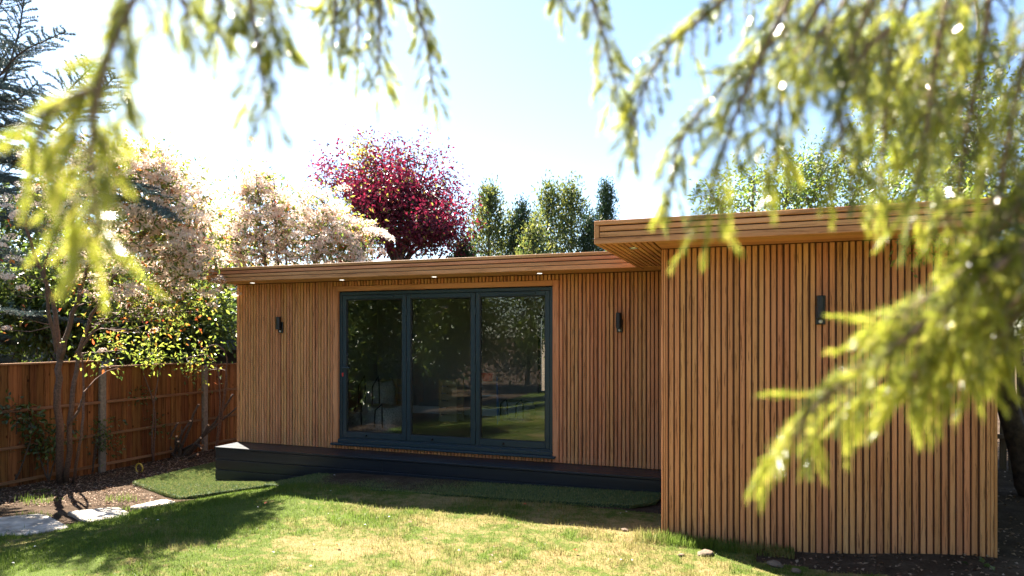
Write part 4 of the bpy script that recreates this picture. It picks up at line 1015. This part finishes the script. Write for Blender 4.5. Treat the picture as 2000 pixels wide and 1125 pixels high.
sapling(420, 895, -.4, [[(432, 780), (425, 710), (400, 690), (365, 700)], [(440, 760), (445, 690), (420, 670), (390, 685)], [(445, 740), (440, 720), (380, 725)]], 'arching flowering branch reaching over the fence beside the garden room', 10, 'leaf_photinia', .08, .035, 'bark_red', .018, 12.6, .12)
sapling(300, 905, -.42, [[(296, 860), (300, 790), (318, 690), (290, 690)], [(305, 800), (275, 715), (300, 690)]], 'leafy young photinia arching along the fence top', 14, 'leaf_lime', .085, .04, 'bark_red', .018, 12.1, .12)

sapling(30, 940, -.28, [[(28, 880), (35, 830), (30, 790)], [(50, 890), (62, 850), (58, 820)], [(10, 890), (5, 850)]], 'dark leafy shrub in front of the fence at the left picture edge', 12, 'leaf_laurel', .09, .045)
sapling(275, 905, -.42, [[(270, 860), (262, 820), (268, 770)], [(285, 860), (292, 830)]], 'low dark shrub left of the pruned stump', 12, 'leaf_laurel', .08, .04)
# plant at lower right
bp = on_z(1925, 1122, .05)
tree('seedling', bp, 'small seedling with a few broad leaves on the dark soil at lower right', 'plant', [([bp, bp + [0, 0, .05], bp + [.02, 0, .10]], .004, .002)], M['bark'], (leaf_cloud(np.array([bp + [.0, 0, .09], bp + [.03, -.03, .06], bp + [-.04, 0, .05]]), 3, .03, .06, .035), M['leaf_laurel']))

# ------------------------------------------------------------------ garden behind the viewpoint, mirrored in the door glass; at right, added shade trees
for x, y, rz, sc0, src, lb in [(-9.0, 0.2, 2.2, 1.1, photinia, 'flowering photinia left behind the viewpoint, mirrored in the middle door'), (-12.4, -5.2, 4.0, 1.1, photinia2, 'flowering photinia far behind the viewpoint, mirrored in the left door'), (-6.2, -5.0, 1.0, 1.2, photinia, 'flowering photinia behind the viewpoint, mirrored in the right door')]:
    copy_tree(src, (x, y, -.1), rz, sc0, lb)
hl = ['bushy evergreen farthest left behind the viewpoint', 'bushy evergreen second from left behind the viewpoint', 'bushy evergreen third from left behind the viewpoint', 'bushy evergreen fourth from left behind the viewpoint', 'bushy evergreen straight behind the viewpoint', 'bushy evergreen right behind the viewpoint', 'bushy evergreen farthest right behind the viewpoint', 'unseen bushy evergreen added right of the lawn to shade the wing', 'unseen bushy evergreen added right of the viewpoint to shade the wing', 'unseen bushy evergreen added right of the projecting wing to shade it', 'bushy evergreen in front of the left fence, outside the picture', 'bushy evergreen by the left fence, behind the viewpoint']
for lb, (x, y) in zip(hl, [(-19, -5), (-15.6, -7), (-12.2, -8.2), (-8.8, -8.6), (-5.2, -9), (-1.0, -9.3), (3.6, -8), (4.6, 4.4), (5.2, 1.4), (5.4, 7.6), (-9.2, 2.2), (-9.3, -2.2)]):  # the three at far right are added out of view to keep sky light off the wing
    b = np.array([x, y, -.1]); c = b + [0, 0, 2.6] + rand_dirs(330) * (rng.random(330) ** .4)[:, None] * ([2.5, 1.3, 2.8] if not (-9.5 < x < -9 and y > -3) else [1.0, 1.8, 2.2]); c = c[c[:, 2] > .1]
    tree('hedge_tree', b, lb, 'tree', [([b, b + [.1, 0, 1.2], b + [.2, 0, 3.2]], .11, .03)], M['bark_dark'], (leaf_cloud(c, 24, .22, .17, .08), M['leaf_laurel']), 'evergreens behind the viewpoint', c[::4], .02)

# ------------------------------------------------------------------ overhanging cedar boughs close to the viewpoint
def px_path(P, n):
    P = np.array(P, float); t = np.linspace(0, len(P) - 1, n); Q = np.stack([np.interp(t, np.arange(len(P)), P[:, k]) for k in range(3)], 1)
    for _ in range(3): Q[1:-1] = (Q[:-2] + Q[1:-1] * 2 + Q[2:]) / 4
    return np.array([at(*q) for q in Q])
ctree = np.array([2.6, -1.1, 0.0]); ctree[2] = float(gz(2.6, -1.1)) - .1
cedar = empty('cedar_tree', ctree, 'cedar with drooping yellow-green new shoots overhanging the top and right of the view', 'tree')
LIMBS = []
def tuft(c, d, ln, n, spread, nl, w, store):
    """a shoot: needles all along an axis of length ln, lying forward"""
    t = rng.random(n); pos = c + np.outer(t * ln, d)
    side = unit(np.cross(np.broadcast_to(d, (n, 3)), rand_dirs(n)))
    sp = spread * (1 - .55 * t)[:, None] * rng.uniform(.5, 1.2, (n, 1))
    store.append((pos + rng.normal(0, .0012, (n, 3)), d + side * sp, nl * (1 - .35 * t) * rng.uniform(.75, 1.15, n), np.full(n, w)))
def flush(store):
    c = np.concatenate([s[0] for s in store]); a = np.concatenate([s[1] for s in store]); l = np.concatenate([s[2] for s in store]); w = np.concatenate([s[3] for s in store])
    return needle_geo(c, a, l, w)
def bough(path, step, slen, new=.6, sub=True, r0=.004, old=1.0, tl=.052, anchor=None, tuftn=74, nt=(1, 3)):
    """one drooping branch: path of (pixel x, y, distance), side shoots of slen metres every step metres"""
    step *= .72; tl *= 1.25; Q = px_path(path, 40); mb = MB(); mb.tube(Q, list(np.linspace(r0 * 1.2, .0016, len(Q))), 6)
    if anchor is not None:
        A = np.array(anchor, float); mid = (A + Q[0]) / 2 + [0, 0, .12]
        mb.tube([A, (A + mid) / 2 + [0, 0, .05], mid, (mid + Q[0]) / 2 + [0, 0, .03], Q[0]], list(np.linspace(r0 * 2.2, r0, 5)), 6)
    seg = np.linalg.norm(np.diff(Q, axis=0), axis=1); s = np.concatenate([[0], np.cumsum(seg)]); Lt = s[-1]; d = unit(np.gradient(Q, axis=0))
    oldn, newn = [], []
    P = lambda u: np.array([np.interp(u, s, Q[:, k]) for k in range(3)]); Dd = lambda u: unit(np.array([np.interp(u, s, d[:, k]) for k in range(3)]))
    u = step * .3; sg = 1
    while u < Lt:
        p, dd = P(u), Dd(u)
        lat = unit(np.cross(dd, FW) * sg + FW * rng.normal(0, .55))
        ln = slen * rng.uniform(.55, 1.25) * (1 - .45 * u / Lt)
        dirn = unit(dd * .75 + lat * .75 + np.array([0, 0, -.38]))
        q = np.array([p, p + dirn * ln * .5, p + dirn * ln + np.array([0, 0, -.22 * ln])]); mb.tube(q, [.0016, .0013, .001], 4, False)
        ed = unit(q[2] - q[1])
        for w in np.arange(.1, 1, .009 / max(ln, .02) / old):                       # rosettes of older needles
            i_ = 0 if w < .5 else 1; f_ = (w - .5 * i_) * 2; c = q[i_] * (1 - f_) + q[i_ + 1] * f_
            oldn.append((np.repeat(c[None], 9, 0), dirn * .55 + rng.normal(0, .55, (9, 3)) + [0, 0, .1], .019 * rng.uniform(.7, 1.2, 9), np.full(9, .0015)))
        if rng.random() < new:
            for _ in range(rng.integers(*nt)):
                e = unit(ed + rng.normal(0, .42, 3) + [0, 0, -.30]); tuft(q[2] - ed * rng.uniform(0, ln * .45), e, tl * rng.uniform(.6, 1.15), tuftn, .62, .028, .0013, newn)
        else: tuft(q[2], ed, .03, 46, .8, .021, .0015, oldn)
        sg = -sg; u += step * rng.uniform(.6, 1.3)
    for u in np.arange(0, Lt, .008):
        oldn.append((np.repeat(P(u)[None], 6, 0), Dd(u) * .5 + rng.normal(0, .6, (6, 3)), .02 * rng.uniform(.7, 1.2, 6), np.full(6, .0015)))
    e = Dd(Lt)
    tuft(P(Lt), unit(e + [0, 0, -.3]), tl * 1.2, tuftn, .6, .028, .0013, newn if rng.random() < new + .2 else oldn)
    mb.v = [tuple(np.asarray(v) - ctree) for v in mb.v]; b = build(mb, 'bough', M['twig'], cedar, smooth=True)
    V, T = flush(oldn); tag(obj('older_needles', tri_mesh('older_needles', V - ctree, T, M['needle_old']), b), kind='stuff')
    if newn:
        V, T = flush(newn); tag(obj('new_shoots', tri_mesh('new_shoots', V - ctree, T, M['needle_new']), b), kind='stuff')
LA, LB, LC = np.array([-.95, .55, 2.95]), np.array([-.15, 1.15, 3.0]), np.array([.75, 1.0, 2.9])
# left
bough([(300, -120, .86), (262, 0, .84), (215, 95, .82), (185, 205, .81), (176, 320, .80), (184, 400, .80), (190, 455, .80)], .024, .055, .72, tl=.054, anchor=LA, nt=(1, 4))
bough([(200, 170, .82), (140, 190, .81), (85, 235, .80), (70, 290, .80)], .022, .040, .9, tl=.05, nt=(1, 3))
bough([(330, -60, .9), (365, 20, .9), (370, 60, .9)], .03, .03, .4, tl=.03)
bough([(420, -90, 1.02), (430, 20, 1.0), (425, 70, 1.0)], .026, .036, .7, tl=.04, anchor=LA)
bough([(480, -100, 1.0), (490, 10, .98), (508, 110, .97), (520, 215, .97)], .022, .055, .30, tl=.036, anchor=LA)
bough([(540, -80, 1.05), (528, 20, 1.03), (540, 80, 1.02)], .024, .05, .35, tl=.034)
# centre
bough([(660, -90, 1.25), (655, 20, 1.22), (650, 90, 1.22)], .026, .045, .7, tl=.045, anchor=LB)
bough([(705, -90, 1.25), (700, 20, 1.22), (697, 120, 1.22)], .026, .045, .45, tl=.04)
bough([(745, -90, 1.25), (742, 40, 1.22), (738, 150, 1.22)], .026, .04, .7, tl=.048)
bough([(790, -90, 1.28), (815, 10, 1.25), (835, 90, 1.24), (848, 190, 1.24)], .024, .048, .5, tl=.04, anchor=LB)
bough([(1080, -90, 1.15), (1092, -20, 1.14), (1094, 10, 1.14)], .03, .02, .6, tl=.03)
bough([(1135, -100, 1.15), (1160, 10, 1.13), (1185, 90, 1.12), (1200, 160, 1.12), (1208, 190, 1.12)], .024, .042, .55, tl=.045, anchor=LB)
# right mass
bough([(1480, -60, 1.15), (1390, 20, 1.14), (1300, 90, 1.13), (1255, 180, 1.12), (1225, 270, 1.12)], .022, .050, .45, tl=.042, anchor=LC)
bough([(1560, 40, 1.16), (1450, 130, 1.15), (1380, 200, 1.14), (1320, 290, 1.14), (1308, 380, 1.14)], .022, .046, .45, tl=.04)
bough([(1560, -40, 1.05), (1480, 120, 1.04), (1430, 240, 1.02), (1395, 350, 1.0), (1388, 400, 1.0)], .024, .062, .6, tl=.058, anchor=LC)
bough([(1640, -60, 1.1), (1570, 60, 1.08), (1530, 160, 1.07), (1518, 260, 1.06), (1515, 330, 1.06)], .022, .062, .6, tl=.052, anchor=LC)
bough([(1720, -60, 1.0), (1670, 80, 1.0), (1640, 200, .99), (1645, 300, .98), (1665, 350, .98)], .022, .066, .5, tl=.052)
bough([(1790, -60, 1.1), (1740, 90, 1.09), (1730, 220, 1.08), (1725, 300, 1.08), (1720, 370, 1.08)], .022, .066, .45, tl=.05, anchor=LC)
bough([(1860, -60, 1.0), (1830, 100, 1.0), (1810, 240, .99), (1795, 330, .98), (1780, 400, .98)], .022, .07, .5, tl=.052)
bough([(1940, -60, 1.1), (1920, 100, 1.08), (1890, 240, 1.07), (1875, 350, 1.06), (1850, 440, 1.05)], .022, .07, .45, tl=.05, anchor=LC)
bough([(2040, -40, 1.0), (2000, 120, 1.0), (1970, 260, .99), (1950, 380, .99), (1935, 470, .98)], .022, .07, .45, tl=.05)
bough([(2080, 150, 1.05), (2020, 280, 1.04), (1990, 400, 1.03), (1970, 520, 1.02), (1940, 620, 1.02)], .024, .066, .5, tl=.05)
bough([(2080, 420, .98), (1960, 510, .97), (1850, 600, .96), (1740, 680, .95), (1650, 745, .94), (1585, 800, .93), (1545, 862, .93)], .017, .062, .92, tl=.062, r0=.006, tuftn=75, nt=(1, 4))
bough([(2060, 330, 1.02), (1960, 430, 1.0), (1880, 530, .98), (1800, 590, .97), (1750, 620, .96)], .018, .062, .8, tl=.056, nt=(1, 4))
bough([(2060, 520, 1.0), (1970, 600, .99), (1880, 660, .98), (1810, 710, .97), (1765, 760, .97)], .018, .058, .85, tl=.058, nt=(1, 4))
bough([(2070, 470, 1.05), (1980, 540, 1.04), (1900, 600, 1.03), (1820, 640, 1.02), (1760, 665, 1.02)], .02, .062, .7, tl=.055, nt=(1, 4))
bough([(2080, 400, 1.1), (2000, 470, 1.09), (1930, 530, 1.08), (1870, 560, 1.07)], .02, .065, .5, tl=.05)
bough([(2040, 560, 1.02), (1965, 640, 1.01), (1915, 700, 1.0), (1905, 720, 1.0)], .024, .045, .7, tl=.055)
for i in range(16):
    x0 = rng.uniform(1560, 2060); y0 = rng.uniform(-90, 10 + (x0 - 1540) * .60); dx, dy = rng.uniform(40, 100), rng.uniform(70, 130); dd_ = rng.uniform(.95, 1.35)
    bough([(x0, y0, dd_), (x0 - dx * .6, y0 + dy * .4, dd_), (x0 - dx, y0 + dy, dd_ - .02)], .024, .058, .5, tl=.05)
# trunk and the limbs the boughs hang from (out of the picture)
mb = MB(); mb.tube([ctree, ctree + [-.02, .03, 1.2], ctree + [-.05, .05, 2.6], ctree + [-.05, .05, 4.6], ctree + [0, .05, 7.5]], [.22, .19, .16, .12, .04], 14)
mb.v = [tuple(np.asarray(v) - ctree) for v in mb.v]; build(mb, 'trunk', M['bark_dark'], cedar, smooth=True)
for nm, pts_ in (('limb', [ctree + [-.05, .05, 2.4], (1.7, .1, 2.8), (.75, 1.0, 2.9), (.4, 1.4, 2.8)]), ('limb', [ctree + [-.05, .05, 2.6], (1.2, .1, 3.0), (-.15, 1.15, 3.0), (-.5, 1.5, 2.85)]), ('limb', [ctree + [-.05, .05, 2.8], (.6, -.3, 3.1), (-.95, .55, 2.95), (-1.3, .9, 2.8)]), ('limb', [ctree + [0, .05, 1.8], (2.0, .1, 2.2), (1.35, .75, 2.35), (1.0, 1.0, 2.1)])):
    mb = MB(); mb.tube(pts_, [.055, .035, .018, .006], 8); mb.v = [tuple(np.asarray(v) - ctree) for v in mb.v]; build(mb, nm, M['bark_dark'], cedar, smooth=True)

# ------------------------------------------------------------------ things inside the room, seen through the doors
def bag(px, py, D, w, d, h, lab, handles=True):
    p = at(px, py, D); p[2] = .302; root = empty('builders_bag', p, lab, 'bag', 'grey woven bags inside the room', random.uniform(-.4, .4))
    n, rows = 20, 7; mb = MB()
    for j in range(rows):
        t = j / (rows - 1)
        for i in range(n):
            a = 2 * math.pi * i / n; c, s_ = math.cos(a), math.sin(a); sq = 1 / max(abs(c), abs(s_)) ** .7
            bul = 1 + .14 * math.sin(t * math.pi) - .22 * max(0, t - .8); k = bul * sq * (1 + random.uniform(-.05, .05))
            mb.v.append((c * w / 2 * k, s_ * d / 2 * k, h * t + random.uniform(-.02, .02) * (t > 0)))
    for j in range(rows - 1):
        for i in range(n): a_, b_ = j * n + i, j * n + (i + 1) % n; mb.f.append((a_, b_, b_ + n, a_ + n))
    mb.f.append(tuple(range(n))[::-1]); o = len(mb.v); mb.v.append((0, 0, h * .82))
    for i in range(n): mb.f.append(((rows - 1) * n + i, (rows - 1) * n + (i + 1) % n, o))
    build(mb, 'sack', M['bag'], root, smooth=True)
    if handles:
        for s_ in (-1, 1):
            x0 = s_ * w * .3
            b = MB(); b.tube([(x0 - .08, -d * .58, h * .25), (x0 - .07, -d * .57, h * .9), (x0, -d * .40, h * 1.12), (x0 + .07, -d * .57, h * .9), (x0 + .08, -d * .58, h * .25)], .011, 5); build(b, 'strap', M['black'], root)
bag(742, 835, 11.2, .72, .5, .42, 'grey woven bag slumped on the floor behind the left door')
bag(738, 790, 11.9, .5, .42, .78, 'upright grey woven bag behind the slumped one')
bag(690, 838, 11.3, .5, .42, .34, 'low grey woven bag next to the left door jamb', False)
bag(1012, 790, 12.6, .55, .4, .36, 'striped grey holdall on the floor behind the right door')
def wire_cage(px, D, w, d, h, lab):
    p = at(px, 700, D); p[2] = .302; root = empty('storage_crate', p, lab, 'crate', 'slatted crates inside the room')
    for i in range(6):
        b = MB(); z0 = h * i / 6 + .004
        b.box(-w / 2, w / 2, -d / 2, -d / 2 + .012, z0, z0 + h / 6 - .022); b.box(-w / 2, w / 2, d / 2 - .012, d / 2, z0, z0 + h / 6 - .022); build(b, 'slat', M['crate'], root)
    for sx in (-1, 1):
        for sy in (-1, 1):
            b = MB(); x, y = sx * (w / 2 - .02), sy * (d / 2 - .032); b.box(x - .016, x + .016, y - .016, y + .016, 0, h); build(b, 'corner_post', M['crate'], root)
wire_cage(882, 12.6, .36, .34, .78, 'tan slatted crate behind the middle door')
wire_cage(768, 12.3, .32, .34, .80, 'tan slatted crate behind the left door, beside the bags')
p = at(955, 700, 12.3); p[2] = .302; st_ = empty('step_stool', p, 'pale blue folding step stool behind the right door', 'step stool', None, .3)
for sx in (-1, 1):
    b = MB(); b.tube([(sx * .17, -.18, 0), (sx * .14, .05, .82)], .014, 6); build(b, 'leg', M['bluep'], st_)
    b = MB(); b.tube([(sx * .17, .26, 0), (sx * .14, .06, .70)], .012, 6); build(b, 'leg', M['bluep'], st_)
for z_ in (.24, .48, .72):
    b = MB(); y_ = -.18 + .23 * z_ / .82; b.box(-.155, .155, y_ - .02, y_ + .13, z_, z_ + .025, .005); build(b, 'tread', M['greyp'], st_)
b = MB(); b.lathe([(.03, 0), (.09, .01), (.105, .13), (.11, .15), (.098, .15), (.09, .02)], 0, 0, 0, 16)
tag(build(b, 'bucket', M['redp'], None, tuple(p + np.array([0, -.08, .748])), True), 'small red bucket standing on the step stool indoors', 'bucket')

# ------------------------------------------------------------------ small things on the ground
def ground_px(x, y):
    p = on_z(x, y, 0.0)
    for _ in range(6): p = on_z(x, y, float(gz(p[0], p[1])) + .02)
    return p
def leaf_obj(px, py, L_, mat, name, lab, cat, group=None):
    p = ground_px(px, py); a = random.uniform(0, 6.28); ax = np.array([[math.cos(a), math.sin(a), .25]]); V1, T1 = leaf_geo(np.zeros((1, 3)), ax, np.array([[.2, .1, 1.0]]), L_, L_ * .6, .3)
    tag(obj(name, tri_mesh(name, V1, T1, M[mat]), None, tuple(p + [0, 0, .022])), lab, cat, group)
for x, y, lab in ((657, 1069, 'red fallen leaf on the sunlit middle of the lawn'), (516, 988, 'red fallen leaf near the left end of the roof shadow'), (1128, 1082, 'rust-red fallen leaf on the lawn left of the wing'), (1030, 989, 'red fallen leaf in the shade on the turf')):
    leaf_obj(x, y, .055, 'redleaf', 'fallen_leaf', lab, 'leaf', 'red fallen leaves on the lawn')
for x, y, lab in ((613, 1071, 'brown fallen leaf beside a red one on the lawn'), (836, 1058, 'dark brown fallen leaf at the right middle of the lawn'), (796, 1025, 'small brown leaf close to the edge of the roof shadow'), (963, 1092, 'curled dark leaf at the lower middle of the lawn')):
    leaf_obj(x, y, .05, 'deadleaf', 'fallen_leaf', lab, 'leaf', 'brown fallen leaves on the lawn')
for x, y in ((536, 1084), (604, 1111), (758, 1014), (711, 1029), (505, 994), (284, 1017), (311, 1020), (1211, 1006), (1222, 1003), (640, 1007), (893, 1080), (980, 1103), (1234, 1100), (1215, 1098), (66, 1073), (28, 1105), (645, 962), (655, 931)):
    leaf_obj(x, y, .026, 'petal', 'petal', 'tiny white petal fallen on the grass', 'petal', 'white petals on the lawn')
def rock(px, py, r, lab, mat='flint'):
    p = ground_px(px, py); import bmesh
    bm = bmesh.new(); bmesh.ops.create_icosphere(bm, subdivisions=2, radius=r)
    for v in bm.verts: v.co *= 1 + random.uniform(-.16, .16); v.co.z *= .5; v.co.x *= 1.35
    me = bpy.data.meshes.new('flint_stone'); bm.to_mesh(me); bm.free(); me.materials.append(M[mat])
    tag(obj('flint_stone', me, None, tuple(p + [0, 0, r * .1]), random.uniform(0, 3)), lab, 'stone', 'loose stones at the lawn edge')
for x, y, r, lab in ((1378, 1082, .055, 'tan stone in the grass in front of the wing'), (1514, 1103, .05, 'largest tan stone where the lawn meets the dark soil'), (1555, 1116, .035, 'tan stone at the bottom edge beside the largest stone'), (1340, 1060, .026, 'small stone at the foot of the wing corner'), (1220, 1035, .03, 'flat stone in the shade left of the wing'), (1330, 1084, .022, 'small dark stone left of the tan stone')):
    rock(x, y, r, lab)
# scattered dead leaves and chips on the beds
def litter(n, poly, zoff=.012):
    P = np.array([on_z(x, y, -.33 if x < 1000 else .05)[:2] for x, y in poly]); m = len(P); lo, hi = P.min(0), P.max(0); q = rng.uniform(lo, hi, (n * 3, 2)); ins = np.zeros(len(q), bool); j = m - 1
    for i in range(m):
        c = ((P[i, 1] > q[:, 1]) != (P[j, 1] > q[:, 1])) & (q[:, 0] < (P[j, 0] - P[i, 0]) * (q[:, 1] - P[i, 1]) / (P[j, 1] - P[i, 1] + 1e-9) + P[i, 0]); ins ^= c; j = i
    q = q[ins & ~in_lawn(q[:, 0], q[:, 1])][:n]; n = len(q); z = gz(q[:, 0], q[:, 1]) + zoff * rng.random(n)
    return leaf_geo(np.column_stack([q, z]), np.column_stack([rng.normal(0, 1, (n, 2)), rng.normal(0, .25, n)]), rand_dirs(n) * .5 + [0, 0, 1], rng.uniform(.015, .055, n), rng.uniform(.01, .03, n), .3)
tag(obj('leaf_litter', tri_mesh('leaf_litter', *join([litter(7000, [(-60, 930), (180, 905), (420, 870), (430, 930), (270, 950), (350, 985), (-60, 1000)]), litter(500, [(1480, 1060), (1960, 1040), (2100, 1100), (2050, 1180), (1500, 1180)]), litter(700, [(1940, 860), (2100, 860), (2150, 1090), (1950, 1090)])]), M['deadleaf'])), 'scattered dead leaves and chips on the soil beds', 'leaf litter', kind='stuff')
p = on_z(272, 922, -.40); b = MB(); b.tube([(.075 * math.cos(a), 0, .065 + .075 * math.sin(a)) for a in np.linspace(-1.2, 4.3, 14)], .012, 6)
tag(build(b, 'hose_offcut', M['yellowp'], None, tuple(p), True), 'curled yellow offcut of hose on the soil by the fence', 'hose')
p = on_z(196, 862, -.1); p = at(196, 852, 11.7); b = MB(); b.box(-.022, .022, -.002, .002, -.06, .06, .001)
tag(build(b, 'plant_tag', M['bluep'], None, tuple(p)), 'blue plastic plant tag hanging in the little dark shrub', 'plant tag')
for x0, y0, x1, y1, lab in ((30, 962, 75, 945, 'dry stick lying on the soil under the photinia'), (1890, 1000, 1960, 985, 'thin dry stick on the ground beside the wing'),):
    q0, q1 = ground_px(x0, y0), ground_px(x1, y1); b = MB(); b.tube(curve_pts(q0 + [0, 0, .01], q1 + [0, 0, .012], 6, .1) - q0, .007, 5); tag(build(b, 'stick', M['bark'], None, tuple(q0)), lab, 'stick')
